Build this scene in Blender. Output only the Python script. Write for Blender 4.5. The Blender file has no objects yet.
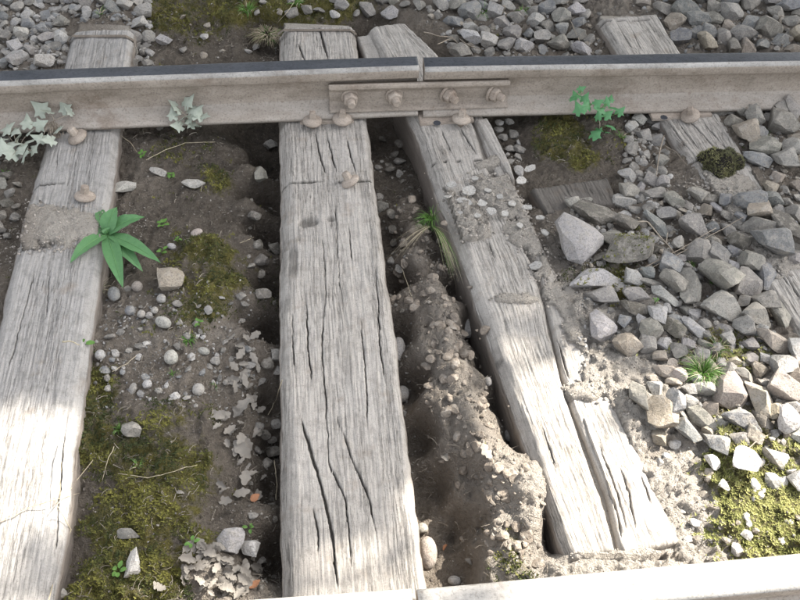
import bpy, bmesh, math, random
import numpy as np
from mathutils import Vector, Matrix
random.seed(7); rng = np.random.default_rng(11)
SC = bpy.context.scene; COL = SC.collection

# ---------------------------------------------------------------- camera
PITCH, ROLL, FOC, CH = math.radians(51.65), math.radians(2.6), 850.0, 1.57
F = np.array([0, math.cos(PITCH), -math.sin(PITCH)]); _R0 = np.array([1., 0, 0]); _U0 = np.array([0, math.sin(PITCH), math.cos(PITCH)])
CR = math.cos(ROLL)*_R0 + math.sin(ROLL)*_U0; CU = -math.sin(ROLL)*_R0 + math.cos(ROLL)*_U0
CP = np.array([0, 0, CH])
cam = bpy.data.objects.new('camera', bpy.data.cameras.new('camera')); COL.objects.link(cam)
cam.matrix_world = Matrix(((CR[0], CU[0], -F[0], 0), (CR[1], CU[1], -F[1], 0), (CR[2], CU[2], -F[2], CH), (0, 0, 0, 1)))
cam.data.sensor_width = 36; cam.data.lens = 36*FOC/800; cam.data.clip_start = .05; cam.data.clip_end = 500
SC.camera = cam
# ---------------------------------------------------------------- light
SUN = np.array([.66, .42, .70]); SUN /= np.linalg.norm(SUN)
w = bpy.data.worlds.new('World'); SC.world = w; w.use_nodes = True
sky = w.node_tree.nodes.new('ShaderNodeTexSky'); sky.sky_type = 'NISHITA'; sky.sun_disc = False
sky.sun_elevation = math.asin(SUN[2]); sky.sun_rotation = math.atan2(SUN[0], SUN[1])
bg = w.node_tree.nodes['Background']; bg.inputs['Strength'].default_value = .15
sky.dust_density = 2.5
_bw = w.node_tree.nodes.new('ShaderNodeRGBToBW'); _mx = w.node_tree.nodes.new('ShaderNodeMix'); _mx.data_type = 'RGBA'   # sky colour greyed by hand to take blue out of the shade
_mx.inputs[0].default_value = .8; w.node_tree.links.new(sky.outputs[0], _bw.inputs[0]); w.node_tree.links.new(sky.outputs[0], _mx.inputs[6]); w.node_tree.links.new(_bw.outputs[0], _mx.inputs[7])
w.node_tree.links.new(_mx.outputs[2], bg.inputs['Color'])
sl = bpy.data.lights.new('sun', 'SUN'); sl.energy = 3.7; sl.angle = math.radians(.53); sl.color = (1, .94, .85)
so = bpy.data.objects.new('sun', sl); COL.objects.link(so)
so.rotation_euler = Vector(SUN).to_track_quat('Z', 'Y').to_euler(); so.location = (3, 2, 6)
SC.view_settings.view_transform = 'Standard'; SC.view_settings.look = 'None'
SC.view_settings.exposure = 2.36; SC.view_settings.gamma = 1

# ---------------------------------------------------------------- helpers
def W(px, py, z=0.0):
    """point of the place seen at a photo pixel, on the level z"""
    d = F + CR*((px-400)/FOC) + CU*((300-py)/FOC)
    return CP + d*((z-CH)/d[2])
def depth(p): return float((np.asarray(p)-CP) @ F)
def proj(X, Y, Z=0.0):
    vx, vy, vz = X-CP[0], Y-CP[1], Z-CP[2]
    d = vx*F[0]+vy*F[1]+vz*F[2]
    return 400+FOC*(vx*CR[0]+vy*CR[1]+vz*CR[2])/d, 300-FOC*(vx*CU[0]+vy*CU[1]+vz*CU[2])/d
_T = rng.random((256, 256))
def vnoise(x, y):
    xi = np.floor(x).astype(int); yi = np.floor(y).astype(int); fx = x-xi; fy = y-yi
    fx = fx*fx*(3-2*fx); fy = fy*fy*(3-2*fy)
    a = _T[xi & 255, yi & 255]; b = _T[(xi+1) & 255, yi & 255]; c = _T[xi & 255, (yi+1) & 255]; d = _T[(xi+1) & 255, (yi+1) & 255]
    return (a*(1-fx)+b*fx)*(1-fy)+(c*(1-fx)+d*fx)*fy
def fbm(x, y, o=4, g=.5):
    s = 0; a = 1; t = 0
    for k in range(o):
        s = s+a*vnoise(x*2**k+17.3*k, y*2**k+5.1*k); t += a; a *= g
    return s/t-.5
def sm(e0, e1, x):
    t = np.clip((x-e0)/(e1-e0), 0, 1); return t*t*(3-2*t)

def tag(o, label=None, cat=None, group=None, kind=None):
    if label: o['label'] = label
    if cat: o['category'] = cat
    if group: o['group'] = group
    if kind: o['kind'] = kind
    return o
def link(name, me, parent=None, loc=None):
    o = bpy.data.objects.new(name, me); COL.objects.link(o)
    if loc is not None: o.location = loc
    if parent: o.parent = parent
    return o
def empty(name, loc, label, cat, group=None):
    o = link(name, None, None, loc); o.empty_display_size = .05
    return tag(o, label, cat, group)
def mesh_np(name, V, Fq, mat, smooth=True, attrs=None, uv=None):
    """V (n,3), Fq (m,k) with one k"""
    me = bpy.data.meshes.new(name); V = np.asarray(V, np.float32); Fq = np.asarray(Fq, np.int32)
    n, k = Fq.shape
    me.vertices.add(len(V)); me.vertices.foreach_set('co', V.ravel())
    me.loops.add(n*k); me.loops.foreach_set('vertex_index', Fq.ravel())
    me.polygons.add(n); me.polygons.foreach_set('loop_start', np.arange(0, n*k, k, dtype=np.int32)); me.polygons.foreach_set('loop_total', np.full(n, k, np.int32))
    me.polygons.foreach_set('use_smooth', np.full(n, smooth))
    for an, av in (attrs or {}).items():
        av = np.asarray(av, np.float32)
        if av.ndim == 1: a = me.attributes.new(an, 'FLOAT', 'POINT'); a.data.foreach_set('value', av)
        else:
            a = me.attributes.new(an, 'FLOAT_COLOR', 'POINT'); a.data.foreach_set('color', np.hstack([av, np.ones((len(av), 1), np.float32)]).ravel())
    if uv is not None:
        l = me.uv_layers.new(name='UVMap'); l.data.foreach_set('uv', np.asarray(uv, np.float32)[Fq.ravel()].ravel())
    me.update(calc_edges=True); me.validate()
    if mat: me.materials.append(mat)
    return me
def bm_mesh(name, bm, mats, smooth=False):
    me = bpy.data.meshes.new(name); bm.normal_update(); bm.to_mesh(me); bm.free()
    for m in (mats if isinstance(mats, (list, tuple)) else [mats]): me.materials.append(m)
    if smooth:
        for p in me.polygons: p.use_smooth = True
    return me
def lathe(bm, prof, n=16, c=(0, 0, 0), sq=0):
    rings = []
    for r, z in prof:
        rings.append([bm.verts.new((c[0]+r*math.cos(2*math.pi*i/n+sq), c[1]+r*math.sin(2*math.pi*i/n+sq), c[2]+z)) for i in range(n)])
    for a, b in zip(rings, rings[1:]):
        for i in range(n): bm.faces.new((a[i], a[(i+1) % n], b[(i+1) % n], b[i]))
    bm.faces.new(rings[-1]); bm.faces.new(rings[0][::-1])
def tube(bm, pts, r0, r1, n=5):
    pts = [Vector(p) for p in pts]; rings = []
    for i, p in enumerate(pts):
        d = (pts[min(i+1, len(pts)-1)]-pts[max(i-1, 0)]).normalized()
        a = d.cross(Vector((.3, .2, .93))).normalized(); b = d.cross(a)
        r = r0+(r1-r0)*i/(len(pts)-1)
        rings.append([bm.verts.new(p+a*r*math.cos(2*math.pi*k/n)+b*r*math.sin(2*math.pi*k/n)) for k in range(n)])
    for a, b in zip(rings, rings[1:]):
        for k in range(n): bm.faces.new((a[k], a[(k+1) % n], b[(k+1) % n], b[k]))
    bm.faces.new(rings[0][::-1]); bm.faces.new(rings[-1])

# ---------------------------------------------------------------- materials
class NT:
    def __init__(s, name):
        s.m = bpy.data.materials.new(name); s.m.use_nodes = True; s.t = s.m.node_tree; s.p = s.t.nodes['Principled BSDF']
    def n(s, ty, **kw):
        nd = s.t.nodes.new('ShaderNode'+ty)
        for k, v in kw.items():
            if k in nd.inputs: s.set(nd, k, v)
            else: setattr(nd, k, v)
        return nd
    def set(s, nd, k, v):
        if isinstance(v, bpy.types.NodeSocket): s.t.links.new(v, nd.inputs[k])
        else: nd.inputs[k].default_value = v
    def noise(s, vec, scale, detail=5, rough=.6):
        return s.n('TexNoise', Vector=vec, Scale=scale, Detail=detail, Roughness=rough).outputs['Fac']
    def ramp(s, fac, stops):
        r = s.n('ValToRGB', Fac=fac); e = r.color_ramp.elements
        while len(e) < len(stops): e.new(.5)
        for el, (p, c) in zip(e, stops): el.position = p; el.color = (c, c, c, 1) if isinstance(c, (int, float)) else (*c, 1)
        return r.outputs['Color']
    def mix(s, fac, a, b, mode='MIX'):
        m = s.t.nodes.new('ShaderNodeMix'); m.data_type = 'RGBA'; m.blend_type = mode
        for i, v in ((0, fac), (6, a), (7, b)):
            if isinstance(v, bpy.types.NodeSocket): s.t.links.new(v, m.inputs[i])
            else: m.inputs[i].default_value = v if i == 0 else (*v, 1)
        return m.outputs[2]
    def math(s, op, a, b=0.0, clamp=False):
        m = s.n('Math', operation=op, use_clamp=clamp)
        for i, v in ((0, a), (1, b)):
            if isinstance(v, bpy.types.NodeSocket): s.t.links.new(v, m.inputs[i])
            else: m.inputs[i].default_value = v
        return m.outputs[0]
    def bump(s, h, dist, strength=1.0, normal=None):
        b = s.n('Bump', Height=h, Distance=dist, Strength=strength)
        if normal is not None: s.t.links.new(normal, b.inputs['Normal'])
        return b.outputs['Normal']
    def out(s, color=None, rough=.9, normal=None, spec=.25, metal=0.0):
        for k, v in (('Base Color', color), ('Roughness', rough), ('Normal', normal), ('Specular IOR Level', spec), ('Metallic', metal)):
            if v is None: continue
            if isinstance(v, bpy.types.NodeSocket): s.t.links.new(v, s.p.inputs[k])
            elif k == 'Base Color': s.p.inputs[k].default_value = (*v, 1)
            else: s.p.inputs[k].default_value = v
        return s.m

def mk_ground():
    s = NT('soil'); P = s.n('NewGeometry').outputs['Position']
    tone = s.n('Attribute', attribute_name='tone').outputs['Fac']; moss = s.n('Attribute', attribute_name='moss').outputs['Fac']
    n1 = s.noise(P, 9, 6, .65); n2 = s.noise(P, 70, 6, .7); n3 = s.noise(P, 330, 3, .6)
    t = s.math('ADD', tone, s.math('MULTIPLY', s.math('SUBTRACT', n1, .5), .22))
    t = s.math('ADD', t, s.math('MULTIPLY', s.math('SUBTRACT', n2, .5), .42))
    c = s.ramp(t, [(0, (.026, .023, .020)), (.18, (.095, .079, .063)), (.45, (.20, .170, .138)), (1, (.43, .39, .34))])
    v = s.n('TexVoronoi', Vector=P, Scale=210.0, Randomness=1.0)
    grit = s.ramp(s.math('MULTIPLY', v.outputs['Distance'], 1.0), [(0, 1), (.18, 1), (.3, 0)])
    gm = s.math('MULTIPLY', grit, s.ramp(s.noise(P, 60, 2), [(.45, 0), (.62, .55)]))
    c = s.mix(gm, c, s.mix(v.outputs['Color'], (.11, .10, .09), (.30, .28, .25)))
    mm = s.math('ADD', s.math('MULTIPLY', moss, 1.12), s.math('MULTIPLY', s.math('SUBTRACT', s.noise(P, 38, 5, .7), .5), 1.5))
    mk = s.ramp(mm, [(.52, 0), (.78, .9)])
    mc = s.mix(s.ramp(s.noise(P, 24, 4), [(.35, 0), (.65, 1)]), (.035, .040, .012), (.12, .105, .024))
    mc = s.mix(s.ramp(n3, [(.4, 0), (.7, .6)]), mc, (.2, .17, .05))
    c = s.mix(mk, c, mc)
    h = s.math('ADD', s.math('MULTIPLY', n2, 1.0), s.math('MULTIPLY', n3, .35)); h = s.math('ADD', h, s.math('MULTIPLY', grit, .12))
    n4 = s.noise(P, 150, 4, .75); h = s.math('ADD', h, s.math('MULTIPLY', n4, .9)); c = s.mix(s.ramp(n4, [(.30, .5), (.42, 0)]), c, (.05, .044, .038)); c = s.mix(s.ramp(n4, [(.56, 0), (.7, .35)]), c, (.33, .30, .26))
    return s.out(c, .95, s.bump(h, .016, 1.0), .12)
def mk_wood(name, base=(.365, .336, .300), dark=(.10, .09, .08), dusty=.5):
    s = NT(name); uv = s.n('UVMap').outputs['UV']; P = s.n('NewGeometry').outputs['Position']
    mp = s.n('Mapping', Vector=uv); mp.inputs['Scale'].default_value = (1, .045, 1)
    g1 = s.noise(mp.outputs[0], 150, 6, .7); mp2 = s.n('Mapping', Vector=uv); mp2.inputs['Scale'].default_value = (1, .02, 1)
    g2 = s.noise(mp2.outputs[0], 420, 4, .6); big = s.noise(P, 7, 5, .6); sp = s.noise(P, 260, 4, .7); mid = s.noise(P, 35, 5, .7)
    c = s.mix(s.ramp(g1, [(.3, 0), (.55, 1)]), tuple(x*.84 for x in base), base)
    c = s.mix(s.ramp(g2, [(.55, 0), (.70, .30)]), c, dark)
    chk = s.ramp(g1, [(.24, 1), (.33, 0)]); c = s.mix(s.math('MULTIPLY', chk, .85), c, dark)
    mp3 = s.n('Mapping', Vector=uv); mp3.inputs['Scale'].default_value = (1, .03, 1); g3 = s.noise(mp3.outputs[0], 95, 8, .72); g4 = s.noise(mp3.outputs[0], 230, 5, .7)
    ln = s.math('MULTIPLY', s.ramp(g3, [(.488, 0), (.497, 1), (.503, 1), (.512, 0)]), s.ramp(s.noise(mp3.outputs[0], 16, 3), [(.44, 0), (.58, .9)]))
    c = s.mix(s.ramp(g4, [(.34, .32), (.46, 0)]), c, dark); c = s.mix(ln, c, (.04, .035, .03))
    c = s.mix(s.ramp(big, [(.35, .0), (.68, .55*dusty*2)]), c, (.38, .355, .325))
    c = s.mix(s.ramp(mid, [(.36, .45), (.52, 0)]), c, tuple(x*.5 for x in base))
    c = s.mix(s.ramp(sp, [(.56, 0), (.70, .6)]), c, (.12, .108, .095)); c = s.mix(s.ramp(s.noise(P, 480, 2), [(.3, .5), (.42, 0)]), c, (.14, .13, .115))
    st = s.ramp(s.noise(P, 16, 3), [(.60, 0), (.74, .35)]); c = s.mix(st, c, (.16, .11, .07))
    cr = s.n('Attribute', attribute_name='crack').outputs['Fac']; c = s.mix(cr, c, (.018, .015, .012))
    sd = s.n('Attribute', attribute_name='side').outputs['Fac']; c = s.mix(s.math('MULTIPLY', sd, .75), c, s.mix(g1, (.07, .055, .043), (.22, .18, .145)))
    h = s.math('ADD', s.math('MULTIPLY', g1, .8), s.math('MULTIPLY', g2, .35)); h = s.math('ADD', h, s.math('MULTIPLY', sp, .35)); h = s.math('SUBTRACT', h, s.math('MULTIPLY', chk, .5)); h = s.math('SUBTRACT', h, s.math('MULTIPLY', ln, .8)); h = s.math('ADD', h, s.math('MULTIPLY', g4, .5))
    return s.out(c, .9, s.bump(h, .0035, .8), .2)
def mk_stone(attr):
    s = NT('ballast_stone' if not attr else 'loose_stone'); P = s.n('NewGeometry').outputs['Position']
    if attr: base = s.n('Attribute', attribute_name='Col').outputs['Color']
    else: base = s.n('ObjectInfo').outputs['Color']
    n1 = s.noise(P, 45, 5, .7); n2 = s.noise(P, 240, 4, .7); 
    c = s.mix(s.ramp(n1, [(.3, .45), (.5, 0)]), base, (.09, .085, .08)); c = s.mix(s.ramp(n1, [(.48, 0), (.66, .75)]), c, (.30, .275, .24)); c = s.mix(s.ramp(s.noise(P, 110, 5, .75), [(.54, 0), (.66, .5)]), c, (.24, .21, .17))
    c = s.mix(s.ramp(n2, [(.35, .5), (.5, 0)]), c, (.06, .055, .05)); c = s.mix(s.ramp(n2, [(.6, 0), (.75, .45)]), c, (.42, .40, .37))
    h = s.math('ADD', s.math('MULTIPLY', n1, 1.0), s.math('MULTIPLY', n2, .4))
    return s.out(c, .88, s.bump(h, .006, .8), .25)
def mk_rust(name, a, b, rough=.85, metal=0.0, sc=1.0):
    s = NT(name); P = s.n('NewGeometry').outputs['Position']
    mp = s.n('Mapping', Vector=P); mp.inputs['Rotation'].default_value = (0, 0, -.12); mp.inputs['Scale'].default_value = (.35, 1, 1)
    n1 = s.noise(mp.outputs[0], 22*sc, 6, .7); n2 = s.noise(P, 190*sc, 5, .7)
    c = s.mix(s.ramp(n1, [(.33, 0), (.66, 1)]), a, b); c = s.mix(s.ramp(s.noise(P, 8*sc, 6, .75), [(.54, 0), (.68, .5)]), c, (a[0]*.62, a[1]*.5, a[2]*.42)); c = s.mix(s.ramp(s.noise(P, 75*sc, 4, .7), [(.60, 0), (.70, .45)]), c, (a[0]*.55, a[1]*.42, a[2]*.34)); c = s.mix(s.ramp(n2, [(.35, .5), (.48, 0)]), c, tuple(x*.45 for x in a)); c = s.mix(s.ramp(n2, [(.58, 0), (.72, .4)]), c, tuple(min(1, x*1.35) for x in b))
    h = s.math('ADD', n1, s.math('MULTIPLY', n2, .6))
    return s.out(c, rough, s.bump(h, .0022, .8), .3, metal)
def mk_leaf(name, a, b, rough=.5, trans=.25):
    s = NT(name); P = s.n('NewGeometry').outputs['Position']
    rnd = s.n('ObjectInfo').outputs['Random']
    c = s.mix(s.noise(P, 90, 4), a, b); c = s.mix(s.math('MULTIPLY', rnd, .35), c, b)
    s.out(c, rough, s.bump(s.noise(P, 400, 2), .0008), .4)
    tr = s.n('BsdfTranslucent'); s.t.links.new(c, tr.inputs['Color']); mx = s.n('MixShader'); mx.inputs[0].default_value = trans
    s.t.links.new(s.p.outputs[0], mx.inputs[1]); s.t.links.new(tr.outputs[0], mx.inputs[2]); s.t.links.new(mx.outputs[0], s.t.nodes['Material Output'].inputs['Surface'])
    return s.m
def mk_attr(name, rough=.8):
    s = NT(name); c = s.n('Attribute', attribute_name='Col').outputs['Color']; return s.out(c, rough, None, .2)
M = dict(
    soil=mk_ground(), wood=mk_wood('weathered_timber'), board=mk_wood('buried_board_wood', (.11, .098, .086), (.06, .052, .045), .1), wood_dark=mk_wood('weathered_timber_old', (.29, .277, .26), (.10, .092, .083), .35),
    stone=mk_stone(False), pebble=mk_stone(True),
    rust=mk_rust('dusty_rail_steel', (.20, .168, .135), (.33, .285, .24)), rust2=mk_rust('dusty_iron', (.22, .18, .145), (.36, .31, .26), .8, 0.0, 1.6),
    head=mk_rust('worn_steel_dark_reflection', (.028, .031, .038), (.055, .058, .066), .42, .0, .6), head_pale=mk_rust('dusty_sunlit_steel', (.22, .205, .185), (.36, .34, .31), .6, .0, .7), lip=mk_rust('steel_edge_sky_sheen', (.20, .19, .175), (.34, .325, .30), .7, .0),  # painted into colour: tree reflection (head), sun over dust (head_pale), sky sheen (lip)
    rust_dust=mk_rust('dust_on_rail_foot', (.25, .215, .18), (.35, .315, .275)),
    midrib=mk_leaf('leaf_midrib', (.10, .24, .08), (.16, .32, .12)),
    weed=mk_leaf('weed_leaf', (.05, .155, .055), (.125, .26, .105)), ivy=mk_leaf('ivy_leaf', (.05, .17, .06), (.11, .28, .12)),
    ivy_pale=mk_leaf('dusty_ivy_leaf', (.22, .26, .20), (.40, .42, .36), .8, .1), grass=mk_leaf('grass_blade', (.05, .15, .02), (.13, .24, .05)),
    straw=mk_rust('dry_straw', (.30, .25, .17), (.48, .42, .30)), debris=mk_rust('dry_debris', (.13, .11, .09), (.36, .32, .26)), twig=mk_rust('dry_twig', (.20, .165, .125), (.34, .29, .23)),
    litter=mk_leaf('dead_leaf', (.15, .135, .118), (.26, .235, .20), .85, .1), litter_brown=mk_leaf('brown_dead_leaf', (.24, .10, .05), (.34, .17, .09), .8, .1),
    fringe=mk_attr('moss_green'), crown=mk_leaf('tree_leaf', (.035, .08, .02), (.06, .12, .03)), bark=mk_rust('tree_bark', (.10, .08, .06), (.17, .14, .11)),
)

# ---------------------------------------------------------------- ground: (px, py, height, tone, moss)
CT = [(0,0,-.02,.3,.1),(50,30,-.03,.3,.1),(40,60,-.03,.35,0),(110,5,-.02,.25,.15),(170,20,-.04,.13,.7),(160,50,-.05,.15,.2),(200,35,-.05,.12,.55),(225,52,-.06,.10,.1),(240,15,-.03,.14,.85),(265,50,-.12,.05,0),(275,10,-.02,.13,.9),
(365,50,-.1,.05,0),(330,5,-.03,.16,.8),(430,10,-.03,.25,.25),(470,40,-.04,.15,.1),(500,20,-.03,.3,.3),(550,40,-.04,.2,.1),(600,5,-.03,.3,0),(700,30,-.02,.35,0),(790,30,-.02,.35,0),(-80,30,-.03,.3,.1),(880,30,-.02,.35,0),
(0,-80,-.03,.3,.2),(200,-80,-.03,.25,.3),(400,-80,-.03,.3,.3),(600,-80,-.03,.35,0),(800,-80,-.03,.35,0),
(200,95,-.06,.1,0),(400,95,-.08,.1,0),(600,90,-.05,.12,.1),(760,85,-.05,.2,0),(40,100,-.05,.15,0),
(5,180,-.04,.15,0),(-10,220,-.06,.12,0),(-80,300,-.05,.15,.3),(-80,500,-.05,.2,.5),(-60,150,-.03,.2,.1),
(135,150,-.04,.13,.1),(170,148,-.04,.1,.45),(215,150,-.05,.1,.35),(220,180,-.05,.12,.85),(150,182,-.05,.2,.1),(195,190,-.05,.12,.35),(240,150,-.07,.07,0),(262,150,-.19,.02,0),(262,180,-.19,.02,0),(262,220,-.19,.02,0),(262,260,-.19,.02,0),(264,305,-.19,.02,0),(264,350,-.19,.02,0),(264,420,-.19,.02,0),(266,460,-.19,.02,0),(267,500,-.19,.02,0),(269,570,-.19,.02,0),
(243,170,-.045,0.10,0.0),(245,200,-.045,0.10,0.0),(246,235,-.045,0.12,0.3),(248,265,-.045,0.14,0.5),(248,295,-.045,0.20,0.3),(249,340,-.045,0.25,0.0),(249,380,-.045,0.25,0.0),(250,425,-.045,0.20,0.0),(250,470,-.045,0.18,0.2),(251,515,-.045,0.18,0.0),(235,230,-.06,.10,.1),(200,215,-.05,.09,0),(180,240,-.04,.1,.45),(215,250,-.03,.12,.9),(238,282,-.04,.15,.95),(200,270,-.03,.15,.5),(150,230,-.05,.12,0),(130,270,-.05,.15,.1),(120,300,-.05,.28,0),(160,320,-.03,.25,.45),(210,310,-.03,.3,.75),(195,245,-.03,.15,.8),(215,280,-.03,.18,.8),(240,330,-.05,.35,0),(130,350,-.04,.26,0),(180,370,-.03,.25,.1),(235,380,-.05,.3,0),(245,400,-.06,.28,0),
(95,390,-.05,.1,.8),(140,400,-.03,.2,.3),(200,420,-.03,.15,.4),(238,440,-.06,.18,0),(85,440,-.05,.1,.75),(130,440,-.03,.12,.7),(170,460,-.02,.15,.75),(200,470,-.04,.15,.65),(170,420,-.02,.16,.6),(200,550,-.02,.15,.7),(80,500,-.06,.15,.3),(110,520,-.03,.12,.8),(150,510,-.02,.12,.8),(190,510,-.03,.15,.65),(225,520,-.05,.15,.2),(66,570,-.07,.15,.2),(100,580,-.03,.15,.75),(160,580,-.02,.15,.8),(215,570,-.02,.45,0),(235,590,-.03,.35,0),(250,540,-.06,.15,0),
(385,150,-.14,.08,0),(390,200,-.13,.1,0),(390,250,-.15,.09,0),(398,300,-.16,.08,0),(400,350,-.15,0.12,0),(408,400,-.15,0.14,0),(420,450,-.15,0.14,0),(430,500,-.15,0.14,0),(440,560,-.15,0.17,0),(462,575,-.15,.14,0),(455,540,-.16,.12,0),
(408,200,-0.062,0.20,0),(412,225,-0.042,0.26,0),(418,255,-0.027,0.30,0),(430,280,-0.012,0.34,0),(412,290,-0.042,0.27,0),(440,305,-0.002,0.38,0),(420,320,-0.032,0.30,0),(448,335,0.008,0.41,0),(430,345,-0.022,0.34,0),(458,368,0.008,0.41,0),(438,385,-0.017,0.34,0),(466,398,0.008,0.41,0),(445,415,-0.027,0.31,0),(476,425,0.008,0.41,0),(452,440,-0.042,0.28,0),(486,448,0.008,0.45,0),
(505,470,0.000,0.52,0),(528,482,0.010,0.55,0),(536,515,0.005,0.55,0),(500,500,-0.020,0.52,.1),(498,525,-0.020,0.52,.4),(515,550,-0.030,0.52,.6),(492,560,-0.045,0.47,.5),(468,485,-0.080,0.29,0),(474,530,-0.110,0.21,0),
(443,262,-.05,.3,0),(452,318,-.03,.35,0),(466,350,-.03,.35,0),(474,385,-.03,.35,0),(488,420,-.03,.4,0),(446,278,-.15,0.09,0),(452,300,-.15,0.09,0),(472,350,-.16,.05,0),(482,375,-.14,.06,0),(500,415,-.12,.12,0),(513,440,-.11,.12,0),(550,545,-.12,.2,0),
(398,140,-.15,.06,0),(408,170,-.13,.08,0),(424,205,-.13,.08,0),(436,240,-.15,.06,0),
(500,130,-.05,.08,0),(512,150,-.05,.08,0),(520,165,-.03,.1,.1),(560,130,-.02,.12,.8),(545,150,-.02,.12,.7),(600,125,-.01,.12,.4),(580,160,-.01,.12,.75),(625,140,-.01,.15,.3),(530,175,-.03,.12,0),(590,190,-.03,.14,0),(550,190,-.03,.14,0),(610,200,-.03,.14,0),(640,150,-.01,.2,.1),(680,190,-.01,.3,0),(645,190,-.01,.25,0),
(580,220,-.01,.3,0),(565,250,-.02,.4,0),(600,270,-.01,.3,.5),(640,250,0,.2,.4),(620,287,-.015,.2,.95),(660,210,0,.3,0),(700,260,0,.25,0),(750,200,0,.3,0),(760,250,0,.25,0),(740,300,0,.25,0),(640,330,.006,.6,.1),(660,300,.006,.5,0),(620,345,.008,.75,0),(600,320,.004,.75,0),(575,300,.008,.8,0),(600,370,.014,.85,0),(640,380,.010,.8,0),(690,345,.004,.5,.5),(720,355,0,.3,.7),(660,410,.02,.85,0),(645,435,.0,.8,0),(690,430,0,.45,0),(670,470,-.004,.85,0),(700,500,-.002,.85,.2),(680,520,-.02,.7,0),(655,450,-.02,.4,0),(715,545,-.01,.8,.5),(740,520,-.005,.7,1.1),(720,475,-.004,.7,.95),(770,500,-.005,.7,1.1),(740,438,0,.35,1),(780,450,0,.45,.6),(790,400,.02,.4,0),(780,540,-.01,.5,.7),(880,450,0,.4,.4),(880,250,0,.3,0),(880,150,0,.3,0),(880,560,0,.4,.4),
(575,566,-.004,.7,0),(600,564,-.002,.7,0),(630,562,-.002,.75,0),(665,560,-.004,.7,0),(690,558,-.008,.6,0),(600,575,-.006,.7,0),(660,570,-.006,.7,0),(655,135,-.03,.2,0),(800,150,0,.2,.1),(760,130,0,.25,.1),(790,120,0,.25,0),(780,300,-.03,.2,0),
(0,640,-.06,.3,.2),(200,640,-.06,.3,.2),(400,640,-.08,.3,0),(600,640,-.06,.4,0),(800,640,-.06,.4,0),(0,760,-.06,.3,.2),(400,760,-.06,.3,.1),(800,760,-.06,.4,.1)]
CTW = np.array([[*W(c[0], c[1], c[2])[:2], c[2], c[3], c[4]] for c in CT])

# sleeper outlines, as edges running from the near end to the far end
def edge(pts): return np.array([W(x, y)[:2] for x, y in pts])
def extend(E, near, far):
    a = E[0]+(E[0]-E[1])/np.linalg.norm(E[0]-E[1])*near; b = E[-1]+(E[-1]-E[-2])/np.linalg.norm(E[-1]-E[-2])*far
    return np.vstack([a, E, b])
SL = {}
def reach(E, ynear, pyfar):
    """stretch a two point edge from world y=ynear to photo row pyfar"""
    d = (E[-1]-E[0])/(E[-1][1]-E[0][1]); a = E[0]+d*(ynear-E[0][1])
    lo, hi = 1.9, 3.6
    for _ in range(40):
        m = (lo+hi)/2; p = E[0]+d*(m-E[0][1])
        if proj(p[0], p[1])[1] > pyfar: lo = m
        else: hi = m
    return np.vstack([a, E[0]+d*(lo-E[0][1])])
SL['left'] = (reach(edge([(-52, 500), (42, 138)]), .15, 22), reach(edge([(52, 590), (117, 133)]), .15, 18))
SL['mid'] = (reach(edge([(283, 590), (280, 124)]), .15, 19), reach(edge([(424, 582), (366, 121)]), .15, 18))
SL['split'] = (reach(edge([(569, 559), (417, 128)]), .63, 22), reach(edge([(688, 552), (486, 119)]), .645, 20))
SL['right'] = (reach(edge([(770, 289), (663, 118)]), .3, 14), reach(edge([(835, 300), (722, 118)]), .3, 11))
def inpoly(E, X, Y, pad=0.0):
    (ax, ay), (bx, by) = E[0][0], E[0][-1]; (cx, cy), (dx, dy) = E[1][0], E[1][-1]
    fl = (X-ax)*(by-ay)-(Y-ay)*(bx-ax); fl /= math.hypot(bx-ax, by-ay)      # positive to the right of the left edge
    fr = (X-cx)*(dy-cy)-(Y-cy)*(dx-cx); fr /= math.hypot(dx-cx, dy-cy)
    inn = (fl > pad) & (fr < -pad) & (Y > min(ay, cy)+pad) & (Y < max(by, dy)-pad)
    return inn
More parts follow.
